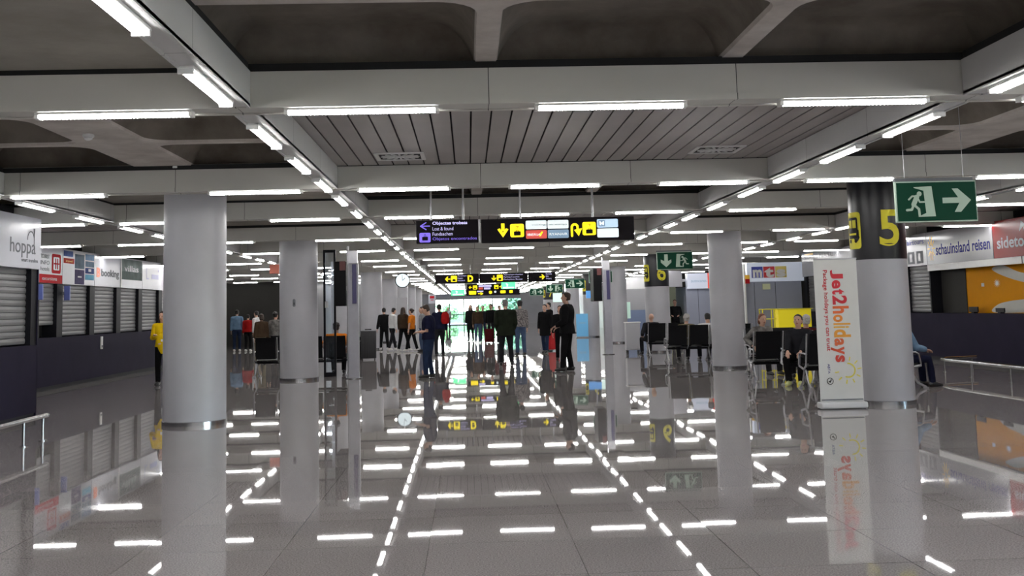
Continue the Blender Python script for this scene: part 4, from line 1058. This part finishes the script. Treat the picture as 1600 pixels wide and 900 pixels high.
# ------------------------------------------------------------------ bench seating
def bench(x, y, rz, n, lab, grp='rows of black mesh airport seats'):
    """n seats in a row along local x, facing local +y; origin at the middle of the row on the floor"""
    t = thing('seat_row', lab, 'seating', (x, y, 0), rz, grp)
    w = .59; L = n * w
    MB().box(-L / 2 + .02, L / 2 - .02, -.03, .03, .32, .38, .008).build('beam', M_PILLAR, t, world=False)
    for i in range(n):
        c = -L / 2 + w * (i + .5)
        s = MB(); k = 7; W2 = w / 2 - .045
        pf = [(.24, .425), (.21, .44), (.1, .425), (-.05, .405), (-.17, .41)]
        vs = [(c + sx * W2, a, b) for sx in (-1, 1) for a, b in pf] + [(c + sx * W2, a, b - .02) for sx in (-1, 1) for a, b in pf]
        def ribbon(mb, pf, th):
            m_ = len(pf); vs = []
            for sx in (-1, 1):
                for a, b in pf: vs.append((c + sx * W2, a, b))
                for a, b in pf: vs.append((c + sx * W2, a + th[0], b + th[1]))
            fs = []
            for j in range(m_ - 1):
                fs.append((j, j + 1, 2 * m_ + j + 1, 2 * m_ + j)); fs.append((m_ + j, 2 * m_ + m_ + j, 2 * m_ + m_ + j + 1, m_ + j + 1))
                fs.append((j, m_ + j, m_ + j + 1, j + 1)); fs.append((2 * m_ + j, 2 * m_ + j + 1, 3 * m_ + j + 1, 3 * m_ + j))
            fs += [(0, 2 * m_, 3 * m_, m_), (m_ - 1, 2 * m_ - 1, 4 * m_ - 1, 3 * m_ - 1)]
            mb.add(vs, fs)
        ribbon(s, pf, (0, -.018)); s.build('seat', M_MESH, t, True, world=False)
        b_ = MB(); ribbon(b_, [(-.19, .44), (-.215, .55), (-.235, .68), (-.26, .82), (-.30, .97), (-.315, .99)], (-.015, 0)); b_.build('backrest', M_MESH, t, True, world=False)
    for i in range(n + 1):
        c = -L / 2 + w * i
        f = MB()
        f.loft([(c, -.315, .985), (c, -.245, .70), (c, -.185, .42), (c, -.03, .35)], [(.016, .022)] * 4, 8)
        f.loft([(c, -.03, .35), (c, .23, .40)], [(.016, .02)] * 2, 8)
        f.build('side_frame', M_ALU, t, True, world=False)
        a = MB(); a.loft([(c, -.23, .62), (c, -.1, .635), (c, .14, .63), (c, .19, .60), (c, .225, .42)], [(.022, .014)] * 5, 8); a.build('armrest', M_ALU, t, True, world=False)
    for c in ([-L / 2 + .03, L / 2 - .03] if n < 4 else [-L / 2 + .03, 0, L / 2 - .03]):
        l = MB(); l.loft([(c, -.05, .34), (c, -.20, .10), (c, -.32, .025)], [(.018, .022)] * 3, 8).loft([(c, .02, .34), (c, .16, .10), (c, .30, .025)], [(.018, .022)] * 3, 8).box(c - .03, c + .03, -.36, -.28, 0, .025).box(c - .03, c + .03, .26, .34, 0, .025)
        l.build('leg', M_ALU, t, True, world=False)
    return t
bench(-4.28, 28.75, 0, 4, 'row of black seats partly behind the second left column')
bench(6.62, 30.65, 0, 4, 'nearer black seat row seen from behind, left of the plain right column')
bench(6.2, 34.9, 0, 2, 'shorter black seat row behind the nearer one, beside the white cabinet')
bench(6.83, 22.2, 0, 4, 'black seat row seen from behind, between the plain right column and the banner')
bench(6.58, 19.85, 0, 2, 'nearest black seat row seen from behind, partly hidden by the banner')
bench(7.66, 19.8, -PI / 2, 2, 'short black seat pair behind the yellow 5 column, turned right')
bench(6.3, 21.05, math.radians(150), 1, 'single black seat turned towards the camera, between the two rows by the banner')
bench(7.3, 24.3, PI, 4, 'black seat row facing the camera, farthest of those by the banner')

# ------------------------------------------------------------------ people
SKIN = [mat('skin_light', (.55, .33, .24), .5, noise=.08, scale=14), mat('skin_tan', (.38, .21, .14), .5, noise=.08, scale=14), mat('skin_brown', (.20, .10, .06), .5, noise=.08, scale=14)]
M_LIP = mat('lip', (.35, .10, .09), .45)
HAIRS = {k: mat('hair_' + k, c, .55, noise=.4, scale=60) for k, c in {'black': (.010, .008, .008), 'brown': (.035, .018, .010), 'grey': (.24, .23, .22), 'white': (.55, .53, .50), 'red': (.16, .045, .02)}.items()}
def cloth(name, c, n=.22): return mat('cloth_' + name, c, .9, noise=n, scale=9, bump=.3, spec=.08)
CL = {'navy': cloth('navy', (.012, .014, .035)), 'black': cloth('black', (.009, .009, .010)), 'olive': cloth('olive', (.016, .020, .013)), 'orange': cloth('orange', (.75, .22, .02)),
      'red': cloth('red', (.42, .015, .015)), 'blue': cloth('blue', (.17, .28, .42)), 'jeans': cloth('jeans', (.022, .035, .075)), 'jeans2': cloth('jeans_pale', (.06, .09, .16)), 'white': cloth('white', (.62, .62, .62), .1), 'grey': cloth('grey', (.28, .29, .31)),
      'yellow': cloth('yellow', (.82, .56, .01), .12), 'brown': cloth('brown', (.055, .035, .022)), 'khaki': cloth('khaki', (.16, .14, .09)), 'dark': cloth('dark', (.02, .02, .024)), 'darkred': cloth('dark_red', (.07, .008, .010)),
      'stripe': cloth('stripe', (.22, .21, .20), .6), 'pattern': mat('cloth_pattern', (.30, .27, .26), .85, scale=26, col2=(.03, .028, .035))}
SHOE = {'black': mat('shoe_black', (.010, .010, .011), .4), 'white': mat('shoe_white', (.62, .62, .60), .5), 'lime': mat('shoe_pale_yellow', (.62, .66, .30), .5)}
M_EYE = mat('eye_dark', (.02, .015, .012), .2)

def bake(mb, name, m, parent, vox, smooth=4, faces=None):
    """fuse overlapping lofts into one continuous skin"""
    me = bpy.data.meshes.new(name); me.from_pydata(mb.v, [], mb.f)
    b = bmesh.new(); b.from_mesh(me)
    bmesh.ops.recalc_face_normals(b, faces=b.faces[:]); b.to_mesh(me); b.free()
    o = bpy.data.objects.new(name, me); COL.objects.link(o)
    r = o.modifiers.new('r', 'REMESH'); r.mode = 'VOXEL'; r.voxel_size = vox; r.use_smooth_shade = True
    if smooth: s = o.modifiers.new('s', 'SMOOTH'); s.factor = .5; s.iterations = smooth
    dg = bpy.context.evaluated_depsgraph_get()
    nm = bpy.data.meshes.new_from_object(o.evaluated_get(dg))
    o.modifiers.clear(); o.data = nm; nm.name = name
    bpy.data.meshes.remove(me)
    nm.materials.clear()
    for q in (m if isinstance(m, list) else [m]): nm.materials.append(q)
    if faces:
        for p in nm.polygons: p.material_index = faces(p.center)
    nm.polygons.foreach_set('use_smooth', [True] * len(nm.polygons))
    o.parent = parent
    return o
def ik(a, c, l1, l2, hint):
    a, c, hint = Vector(a), Vector(c), Vector(hint)
    d = c - a; L = min(d.length, (l1 + l2) * .999)
    if d.length > L: c = a + d.normalized() * L
    d = (c - a).normalized()
    x = (l1 * l1 - l2 * l2 + L * L) / (2 * L); h = math.sqrt(max(l1 * l1 - x * x, 0))
    n = (hint - hint.dot(d) * d)
    n = n.normalized() if n.length > 1e-6 else d.orthogonal().normalized()
    return a + d * x + n * h, c

def person(x, y, h, face, lab, top='black', bottom='black', shoe='black', hair='black', style='short', sit=False, lean=0, fat=1.0, hands=None, feet=None, head=(0, 0), sleeve='long', hem=None, skin=0, vox=.012, coat=False, z=0.0, width=1.0, hood=False, twist=0):
    """stands at (x, y) looking along heading `face` in degrees (0 = away from the camera, 90 = to the left)"""
    S = h / 1.75
    t = thing('person', lab, 'person', (x, y, z), math.radians(face), 'people in the hall')
    hz = .47 if sit else .92
    dz = hz - .92
    RL = Matrix.Rotation(math.radians(-lean), 3, 'X') @ Matrix.Rotation(math.radians(twist), 3, 'Z')
    hip = Vector((0, 0, hz))
    def sp(p): return hip + RL @ (Vector(p) - Vector((0, 0, .92)))
    tr = [(.86, 0, .13, .10), (.92, 0, .165, .118), (1.00, 0, .155, .112), (1.08, .005, .14, .105), (1.20, .0, .150, .115), (1.32, -.003, .165, .118), (1.40, -.01, .168, .105), (1.45, -.015, .135, .082), (1.485, -.01, .065, .06)]
    def torso(mb, z0, z1, inf, flare=0):
        P_ = [q for q in tr if z0 - .001 <= q[0] <= z1 + .001]
        pts = [sp((0, q[1], q[0])) for q in P_]; rad = [((q[2] * fat * width + inf), (q[3] * fat + inf)) for q in P_]
        if flare: pts = [sp((0, 0, z0 - flare))] + pts; rad = [(rad[0][0] * 1.08, rad[0][1] * 1.1)] + rad
        mb.loft(pts, rad, 16)
    # limbs
    hands = hands or {}
    feet = feet or {}
    J = {}
    for s in (-1, 1):
        k = 'L' if s < 0 else 'R'
        sh = sp((s * .185 * width, -.01, 1.41))
        hd = hands.get(k, (s * .25, .04, .80 + dz * (1 if not sit else 0) if not sit else .62))
        el, wr = ik(sh, hd, .29, .255, (s * .5, -1, -.3))
        J[k] = [sh, el, wr]
        if sit:
            hp = Vector((s * .095, .02, .50)); ft = Vector(feet.get(k, (s * .13, .47, .075)))
            kn, an = ik(hp, ft, .43, .42, (s * .1, .6, 1))
        else:
            hp = Vector((s * .092, 0, .90)); ft = Vector(feet.get(k, (s * .115, 0, .075)))
            kn, an = ik(hp, ft, .42, .412, (s * .05, 1, .1))
        J[k + 'f'] = [hp, kn, an]
    # body
    b = MB()
    torso(b, .86, 1.485, 0)
    nb = sp((0, -.01, 1.46)); nt = sp((0, .012, 1.545))
    b.loft([nb, nt, sp((0, .02, 1.60))], [.056, .052, .05], 12)
    HM = Matrix.Translation(sp((0, .012, 1.54))) @ (RL.to_4x4()) @ Matrix.Rotation(math.radians(head[0]), 4, 'Z') @ Matrix.Rotation(math.radians(-head[1]), 4, 'X')
    hb = MB()
    hb.loft([(0, .055, -.02), (0, .048, 0), (0, .030, .045), (0, .018, .09), (0, .008, .13), (0, .0, .165), (0, -.004, .20), (0, -.004, .218)],
            [(.022, .020), (.042, .040), (.062, .068), (.070, .084), (.074, .092), (.073, .090), (.052, .062), (.016, .02)], 16)
    hb.loft([(0, .10, .118), (0, .118, .085), (0, .100, .072)], [(.008, .010), (.014, .014), (.010, .008)], 8, (1, 0, 0))        # nose
    for s in (-1, 1):
        hb.loft([(s * .070, .0, .065), (s * .078, -.004, .09), (s * .074, -.008, .118)], [(.008, .012), (.010, .020), (.008, .012)], 8, (1, 0, 0))
        hb.ball((s * .030, .086, .134), .016, .010, .006, 8, 6)                                                                   # brow
    hb.ball((0, .093, .048), .022, .012, .009, 8, 6)                                                                            # mouth
    hb.xform(HM); b.add(hb.v, hb.f)
    for s in (-1, 1):
        k = 'L' if s < 0 else 'R'
        sh, el, wr = J[k]
        b.loft([sp((s * .02, -.01, 1.425)), sp((s * .10, -.01, 1.42)), sh], [.05, .052, .050], 12)
        b.ball(sh, .056 * fat)
        b.loft([sh, sh.lerp(el, .4), el, el.lerp(wr, .35), wr], [.052 * fat, .048 * fat, .040 * fat, .040, .027], 12)
        d = (wr - el).normalized()
        pn = Vector((-s, 0, 0)) if abs(d.z) > .6 else Vector((0, 0, -1))       # the palm's side
        pn = (pn - pn.dot(d) * d).normalized(); wd = d.cross(pn)
        if wd.y < 0: wd = -wd
        if abs(d.z) <= .6: wd = Vector((-s, 0, 0)) - Vector((-s, 0, 0)).dot(d) * d; wd.normalize()
        b.loft([wr - d * .01, wr + d * .03, wr + d * .085, wr + d * .095], [(.024, .018), (.038, .016), (.041, .014), (.036, .011)], 10, tuple(wd))
        for q, ln in enumerate((.072, .080, .074, .058)):
            o_ = wr + d * .088 + wd * (.031 - .0205 * q)
            b.loft([o_ - d * .02, o_ + d * ln * .5 + pn * .006, o_ + d * ln * .85 + pn * .026, o_ + d * ln * .95 + pn * .042], [.0088, .0086, .0078, .006], 8)
        o_ = wr + d * .03 + wd * .034
        b.loft([o_ - wd * .012, o_ + wd * .018 + d * .025 + pn * .008, o_ + wd * .026 + d * .058 + pn * .016], [.013, .0105, .008], 8)
        hp, kn, an = J[k + 'f']
        b.loft([hp + Vector((0, 0, .03)), hp.lerp(kn, .35), kn, kn.lerp(an, .3), an], [.082 * fat, .075 * fat, .052, .054, .036], 12)
        b.loft([an + Vector((0, -.04, -.03)), an + Vector((0, .05, -.035)), an + Vector((0, .15, -.05))], [.03, .033, .02], 10)
    scl = Matrix.Diagonal((S, S, S if not sit else 1, 1))
    if sit: scl = Matrix.Identity(4)
    hi = HM.inverted()
    def fm(c):
        q = hi @ (scl.inverted() @ c); return 1 if (abs(q.x) < .021 and q.y > .088 and .040 < q.z < .056) else 0
    b.xform(scl)
    bake(b, 'body', [SKIN[skin], M_LIP], t, vox * .78 if vox < .013 else vox, 2, fm)
    for s in (-1, 1):
        e = MB().ball((s * .030, .089, .118), .0105, .009, .008, 8, 6); e.xform(scl @ HM); e.build('eye', M_EYE, t, True, world=False)
    # hair
    if style != 'bald':
        hr = MB()
        hr.loft([(0, -.040, .045), (0, -.030, .09), (0, -.018, .14), (0, -.010, .18), (0, -.008, .215), (0, -.008, .236)], [(.064, .056), (.079, .072), (.083, .088), (.082, .094), (.060, .070), (.02, .025)], 16)
        if style == 'long': hr.loft([(0, -.05, .13), (0, -.07, .04), (0, -.085, -.06), (0, -.095, -.16), (0, -.09, -.24)], [(.080, .060), (.088, .050), (.095, .042), (.080, .035), (.04, .02)], 14); [hr.loft([(s * .07, -.01, .15), (s * .082, .0, .05), (s * .085, .01, -.06), (s * .07, .015, -.13)], [.03, .028, .028, .014], 10) for s in (-1, 1)]
        if style == 'bun': hr.ball((0, -.105, .15), .045)
        if style == 'bob': hr.loft([(0, -.04, .12), (0, -.05, .03), (0, -.04, -.01)], [(.088, .070), (.09, .06), (.06, .04)], 14)
        if style == 'curly':
            for q in range(26):
                a = random.uniform(0, 2 * PI); e_ = random.uniform(.1, 1.3)
                hr.ball((.08 * math.cos(a) * math.cos(e_), -.025 + .085 * math.sin(a) * math.cos(e_) * (1 if math.sin(a) < 0 else .6), .13 + .10 * math.sin(e_)), .03, n=8, m=6)
        hr.xform(scl @ HM)
        bake(hr, 'hair', HAIRS[hair], t, .012, 3)
    # top garment
    g = MB(); inf = .026 + (.012 if coat else 0)
    zb = .92 if hem is None else hem
    torso(g, .92, 1.485, inf, max(0, .92 - zb) if not sit else 0)
    g.loft([sp((0, -.01, 1.455)), sp((0, 0, 1.50))], [(.078, .072), (.066, .064)], 12)
    for s in (-1, 1):
        sh, el, wr = J['L' if s < 0 else 'R']
        r = inf * .75
        g.loft([sp((s * .02, -.01, 1.425)), sp((s * .10, -.01, 1.42)), sh], [.058 + r, .060 + r, .058 + r], 12)
        g.ball(sh, .060 * fat + r)
        p_ = [sh, sh.lerp(el, .45), el]; q_ = [.058 * fat + r, .052 * fat + r, .043 * fat + r + .004]
        if sleeve == 'long': p_ += [el.lerp(wr, .5), wr.lerp(el, .04)]; q_ += [.042 + r, .036 + r * .6]
        else: p_[-1] = sh.lerp(el, .8); q_[-1] = .056 * fat + r
        g.loft(p_, q_, 12)
    if hood: g.ball(sp((0, -.09, 1.47)), .11, .06, .07)
    g.xform(scl)
    bake(g, 'jacket' if coat or sleeve == 'long' else 'shirt', CL[top], t, max(vox, .013), 3)
    # trousers
    g = MB()
    torso(g, .86, 1.00, .012)
    for s in (-1, 1):
        hp, kn, an = J[('L' if s < 0 else 'R') + 'f']
        g.loft([hp + Vector((0, 0, .04)), hp.lerp(kn, .3), kn, kn.lerp(an, .4), an + (kn - an).normalized() * .01], [.094 * fat, .088 * fat, .070, .066, .060], 12)
    g.xform(scl)
    bake(g, 'trousers', CL[bottom], t, max(vox, .013), 3)
    for s in (-1, 1):
        an = J[('L' if s < 0 else 'R') + 'f'][2]; lift = an.z - .075
        g = MB(); zz = an.z - .075
        g.loft([(an.x, an.y - .075, zz + .045), (an.x, an.y - .055, zz + .052), (an.x, an.y + .02, zz + .055), (an.x, an.y + .09, zz + .043), (an.x + s * .006, an.y + .155, zz + .034), (an.x + s * .006, an.y + .185, zz + .028)],
               [(.030, .038), (.039, .050), (.041, .053), (.046, .041), (.040, .032), (.02, .02)], 14, (1, 0, 0))
        g.loft([(an.x, an.y - .01, zz + .05), (an.x, an.y - .01, zz + .10)], [(.044, .052), (.042, .046)], 12)
        g.v = [(a, c_, max(e, zz + .003)) for a, c_, e in g.v]
        g.xform(scl)
        g.build('shoe', SHOE[shoe], t, True, world=False)
    return t

def suitcase(x, y, w, h, d, face, lab, m, handle=.3):
    t = thing('suitcase', lab, 'suitcase', (x, y, 0), math.radians(face), 'suitcases')
    MB().box(-w / 2, w / 2, -d / 2, d / 2, .05, h, .03).build('shell', m, t, True, world=False)
    g = MB()
    for k in range(5):
        a = -w / 2 + w * (k + 1) / 6; g.box(a - .01, a + .01, -d / 2 - .006, -d / 2 + .002, .09, h - .05)
    g.build('rib', m, t, world=False)
    MB().box(-w / 2 - .003, w / 2 + .003, -.008, .008, .06, h + .003).build('zip_band', M_BLACK, t, world=False)
    p = MB()
    for s in (-1, 1): p.tube([(s * .09, d / 2 - .04, h - .02), (s * .09, d / 2 - .04, h + handle)], .008)
    p.build('handle_tube', M_ALU, t, True, world=False)
    MB().box(-.11, .11, d / 2 - .06, d / 2 - .02, h + handle - .015, h + handle + .02, .008).build('grip', M_BLACK, t, world=False)
    for sx in (-1, 1):
        for sy in (-1, 1):
            MB().loft([(sx * (w / 2 - .05) - .012, sy * (d / 2 - .04), .028), (sx * (w / 2 - .05) + .012, sy * (d / 2 - .04), .028)], [.028, .028], 14, (0, 0, 1)).build('wheel', M_BLACK, t, True, world=False)
    return t

# -- left side
yw = person(-7.12, 26.2, 1.69, 178, 'woman in yellow top beside the nearest left column, holding a yellow bag', 'yellow', 'black', 'black', 'brown', 'long', hands={'R': (.12, .26, 1.20), 'L': (-.10, .30, 1.06)}, feet={'L': (-.13, .02, .075), 'R': (.12, -.04, .075)}, head=(-10, 4), vox=.011)
g = MB(); g.loft([(0, 0, .0), (.0, 0, .10), (0, 0, .26), (0, 0, .40), (0, 0, .46)], [(.03, .02), (.09, .05), (.14, .07), (.12, .06), (.05, .03)], 14)
t = thing('yellow_bag', 'bright yellow cloth bag held by the woman at left', 'bag', (-7.04, 25.86, .74)); bake(g, 'bag_cloth', CL['yellow'], t, .014, 3)
MB().tube([(-.06, 0, .42), (-.03, 0, .52), (.03, 0, .52), (.06, 0, .42)], .012).build('strap', CL['yellow'], t, True, world=False)
MB().box(-.01, .10, -.078, -.068, .28, .33).build('white_print', M_WHITE, t, world=False)
person(-10.12, 49, 1.79, 5, 'person in pale blue shirt and jeans seen from behind, right of the nearest column', 'blue', 'jeans', 'white', 'black', vox=.018, sleeve='long', fat=1.05)
person(-9.58, 48.7, 1.58, -5, 'person in red top and dark trousers beside the pale blue shirt', 'red', 'black', 'white', 'black', vox=.018)
person(-8.46, 45, 1.71, 60, 'person in white shirt standing beyond the left seat row', 'white', 'khaki', 'black', 'black', vox=.018, lean=6)
person(-6.84, 37, 1.58, 30, 'dark-haired person in brown top standing behind the left seats', 'brown', 'khaki', 'black', 'brown', 'bob', vox=.016)
person(-6.45, 37.4, 1.63, -20, 'dark-haired person in striped grey top standing behind the left seats', 'stripe', 'dark', 'black', 'black', 'curly', vox=.016)
person(-3.40, 28.72, 1.75, 0, 'person in orange top seated beside the screen post, seen from behind', 'orange', 'black', 'black', 'black', 'curly', sit=True, lean=-4, fat=1.12, sleeve='short', skin=1, vox=.012, width=1.15)
t = thing('red_panel', 'dark red upright panel behind the left seats', 'panel', (-6.4, 40, 0)); MB().box(-6.72, -6.42, 40, 40.1, .05, 1.62, .01).build('board', mat('dark_red_board', (.22, .04, .025), .5), t); MB().box(-6.77, -6.37, 39.9, 40.2, 0, .05).build('base', M_ALU, t)
# -- walkers
person(-3.46, 45.6, 1.70, 20, 'person in black walking past the fourth left column, seen from behind', 'black', 'black', 'white', 'black', vox=.016, feet={'L': (-.1, .18, .075), 'R': (.1, -.22, .09)}, hands={'R': (.24, -.12, .84), 'L': (-.3, .05, .8)})
suitcase(-3.32, 36.9, .50, .95, .32, 8, 'large black suitcase standing left of the walking people', mat('case_black', (.012, .012, .015), .5, noise=.2), .04)
suitcase(-3.75, 37.5, .34, .60, .24, -5, 'smaller dark suitcase left of the large black one', mat('case_charcoal', (.02, .02, .024), .5, noise=.2), .04)
person(-3.08, 44.9, 1.69, -55, 'person in pale grey hooded top walking, right of the one in black', 'white', 'dark', 'white', 'black', 'short', vox=.016, feet={'L': (-.1, .22, .075), 'R': (.1, -.24, .09)}, hood=True, lean=4, head=(0, 10))
person(-2.56, 43.6, 1.70, -35, 'long-haired woman in dark brown top walking', 'brown', 'black', 'white', 'brown', 'long', vox=.015, feet={'L': (-.1, -.2, .09), 'R': (.1, .24, .075)})
person(-2.22, 43.3, 1.64, 70, 'person in orange top and black trousers walking behind the long-haired woman', 'orange', 'black', 'white', 'brown', 'bun', vox=.015, feet={'L': (-.1, .2, .075), 'R': (.1, -.2, .09)}, sleeve='short')
person(-1.80, 43, 1.70, 100, 'person in light grey shirt behind the man in navy', 'grey', 'jeans2', 'black', 'black', vox=.015)
nv = person(-.95, 26.25, 1.70, 82, 'man in navy shirt and dark jeans looking down at his phone', 'navy', 'jeans', 'black', 'brown', 'short', hands={'L': (-.06, .24, 1.10), 'R': (.10, .23, 1.11)}, head=(0, 24), sleeve='short', fat=1.22, vox=.0105, feet={'L': (-.12, .05, .075), 'R': (.13, -.05, .075)})
t = thing('mobile_phone', 'small dark phone held by the man in navy', 'phone', (-1.26, 26.27, 1.165), math.radians(82)); MB().box(-.036, .036, -.006, .006, -.07, .07, .004).build('case', M_BLACK, t, world=False); MB().box(-.032, .032, -.0075, -.006, -.064, .064).build('screen', M_GREYP, t, world=False)
person(-1.0, 38, 1.76, 15, 'person in dark jacket behind the man in navy, seen from behind', 'navy', 'dark', 'black', 'black', vox=.014, fat=1.12)
t = thing('backpack', 'red backpack worn by the person behind the man in navy', 'backpack', (-.80, 37.86, 1.10)); g = MB(); g.loft([(0, 0, 0), (0, 0, .08), (0, 0, .3), (0, 0, .42)], [(.10, .06), (.15, .09), (.14, .09), (.06, .05)], 14); bake(g, 'sack', CL['red'], t, .015, 2); MB().box(-.08, .08, -.11, -.085, .06, .2, .008).build('pocket', CL['red'], t, world=False)
# -- group in the middle distance
person(.10, 55, 1.77, 160, 'long-haired person in black coat, leftmost of the distant standing group', 'black', 'black', 'black', 'black', 'long', coat=True, hem=.55, vox=.018)
person(.42, 52, 1.69, 190, 'person in brown top and blue jeans in the distant standing group', 'brown', 'jeans2', 'white', 'brown', 'bob', vox=.018)
person(.70, 54.4, 1.72, 170, 'person in dark clothes half hidden in the distant standing group', 'dark', 'jeans', 'black', 'brown', vox=.018)
person(1.05, 52, 1.77, 150, 'person in black behind the dark red suitcase, in the distant group', 'black', 'dark', 'black', 'black', 'curly', vox=.018, coat=True)
person(1.42, 51, 1.70, 200, 'person in dark red top at the right of the distant group', 'darkred', 'black', 'black', 'black', vox=.018)
suitcase(.92, 51.2, .42, .66, .26, 0, 'dark red suitcase in front of the distant group', CL['darkred'], .25)
person(1.02, 30.8, 1.80, 3, 'broad man in dark jacket standing with his back to the camera, hall centre', 'olive', 'dark', 'black', 'grey', 'short', coat=True, hem=.80, fat=1.14, hands={'L': (-.20, .12, .92), 'R': (.20, .12, .92)}, feet={'L': (-.15, 0, .075), 'R': (.15, 0, .075)}, width=1.12, vox=.012)
person(1.72, 37.2, 1.80, 15, 'curly-haired person in patterned shirt and jeans, right of the broad man', 'pattern', 'jeans2', 'black', 'black', 'curly', vox=.013, feet={'L': (-.08, .10, .075), 'R': (.10, -.1, .075)})
person(2.66, 38.7, 1.66, 155, 'woman in long black coat facing the camera, left of the red suitcase', 'black', 'jeans', 'black', 'black', 'bun', coat=True, hem=.62, vox=.013, feet={'L': (-.09, .12, .075), 'R': (.09, -.08, .075)})
person(3.12, 43, 1.74, 110, 'dark-haired person in black behind the woman in the long coat', 'black', 'black', 'black', 'black', 'short', vox=.015)
suitcase(3.04, 40.2, .43, .72, .27, -6, 'bright red suitcase standing beside the woman in the long coat', mat('case_red', (.50, .012, .015), .4, noise=.12), .28)
person(2.72, 33, 1.60, 170, 'person in black half hidden behind the man in the black suit', 'black', 'black', 'black', 'black', 'bob', vox=.014)
person(2.42, 27.3, 1.91, 70, 'tall man in black suit standing in profile facing left', 'black', 'black', 'black', 'brown', 'short', coat=True, hem=.84, fat=1.12, hands={'L': (-.16, .22, 1.02), 'R': (.16, .24, 1.0)}, head=(10, -4), feet={'L': (-.12, .10, .075), 'R': (.12, -.04, .075)}, vox=.0105)
person(-1.7, 92, 1.75, 190, 'distant grey figure near the glass end wall', 'grey', 'dark', 'black', 'black', vox=.03)
# -- seated and standing on the right
person(5.72, 34.95, 1.75, 10, 'bald person in dark jacket seated in the shorter seat row', 'dark', 'dark', 'black', 'black', 'bald', sit=True, vox=.015, skin=0, lean=-14, width=1.1)
person(6.02, 30.72, 1.75, 0, 'white-haired person seated in the nearer seat row', 'khaki', 'dark', 'black', 'white', 'curly', sit=True, vox=.015, lean=-16)
person(6.62, 30.72, 1.75, 0, 'person in white shirt seated right of the white-haired person', 'white', 'dark', 'black', 'black', 'short', sit=True, vox=.015, lean=-14, width=1.2, head=(0, 22))
person(8.72, 46.6, 1.74, 170, 'person in black standing in the open booth', 'black', 'black', 'black', 'brown', 'bun', vox=.018, hands={'L': (-.15, .3, 1.1), 'R': (.15, .3, 1.1)})
person(6.42, 24.2, 1.8, -165, 'red-haired person in grey scarf top seated facing the camera by the plain column', 'stripe', 'dark', 'black', 'red', 'bob', sit=True, vox=.012, lean=4)
person(6.27, 21.0, 1.72, 150, 'black-haired person in dark clothes with pale shoes seated between the two rows by the banner', 'dark', 'black', 'lime', 'black', 'short', sit=True, vox=.011, lean=-6, hands={'L': (-.12, .38, .62), 'R': (.12, .38, .62)}, feet={'L': (-.10, .34, .075), 'R': (.12, .37, .075)})
person(6.78, 22.27, 1.72, 0, 'grey-haired person in dark red top seated with back to the camera', 'darkred', 'dark', 'black', 'white', 'short', sit=True, vox=.011, lean=-14, skin=0)
person(7.66, 19.5, 1.72, -82, 'seated person in pale blue shirt whose legs show right of column 5', 'blue', 'navy', 'black', 'brown', 'short', sit=True, vox=.011, lean=6, hands={'L': (-.10, .42, .66), 'R': (.10, .42, .66)}, feet={'L': (-.12, .46, .075), 'R': (.12, .50, .075)})
t = thing('backpack', 'dark backpack on the floor between the seat rows by the banner', 'backpack', (6.95, 21.2, 0)); g = MB(); g.loft([(0, 0, 0.01), (0, 0, .08), (0, 0, .3), (0, .0, .42), (0, 0, .46)], [(.12, .08), (.17, .12), (.16, .11), (.10, .07), (.03, .03)], 14); bake(g, 'sack', CL['black'], t, .015, 2); MB().box(-.09, .09, -.14, -.10, .05, .22, .01).build('pocket', CL['dark'], t, world=False); MB().tube([(-.03, 0, .44), (-.02, 0, .50), (.02, 0, .50), (.03, 0, .44)], .01).build('strap', CL['dark'], t, True, world=False)

# ------------------------------------------------------------------ outdoors beyond the glass
def tree(x, y, h, r, lab, c):
    t = thing('tree', lab, 'tree', (x, y, 0), 0, 'trees outside the glass end wall')
    MB().loft([(0, 0, -.1), (.05, 0, h * .3), (0, .05, h * .6)], [.18, .13, .08], 10).build('trunk', mat('bark', (.10, .07, .05), .9, noise=.3), t, True, world=False)
    g = MB()
    for q in range(1100):
        a = random.uniform(0, 2 * PI); e = math.acos(random.uniform(-1, 1)); rr = r * random.uniform(.55, 1) * (1 + .25 * math.sin(3 * a + x) * math.sin(2 * e))
        p = Vector((rr * math.sin(e) * math.cos(a), rr * math.sin(e) * math.sin(a), h * .5 + rr * .7 * math.cos(e)))
        u = Vector((random.gauss(0, 1), random.gauss(0, 1), random.gauss(0, 1))).normalized(); v = u.orthogonal().normalized(); s = random.uniform(.14, .3)
        g.add([p + u * s, p + v * s * .5, p - u * s, p - v * s * .5], [(0, 1, 2, 3)])
    g.build('foliage', mat('leaf_' + c, {'a': (.10, .26, .06), 'b': (.16, .34, .10), 'c': (.05, .14, .05)}[c], .7, noise=.4, scale=2), t, world=False)
tree(-2.2, 126, 2.6, 1.1, 'pale green tree outside the glass doors, left of centre', 'b')
tree(1.9, 130, 2.6, 1.2, 'green tree outside the glass doors behind the distant group', 'a')
tree(5.2, 119, 4.2, 1.8, 'dark green tree outside at the right of the glass doors', 'c')
tree(-5.2, 128, 3.4, 1.5, 'green tree outside the glass doors at far left', 'a')
h_ = MB().box(-12, 12, 134, 135, -.1, 1.3, .05)
tag(h_.build('hedge', mat('hedge_green', (.08, .20, .06), .9, noise=.5, scale=4)), 'low clipped hedge outside beyond the trees', 'hedge')
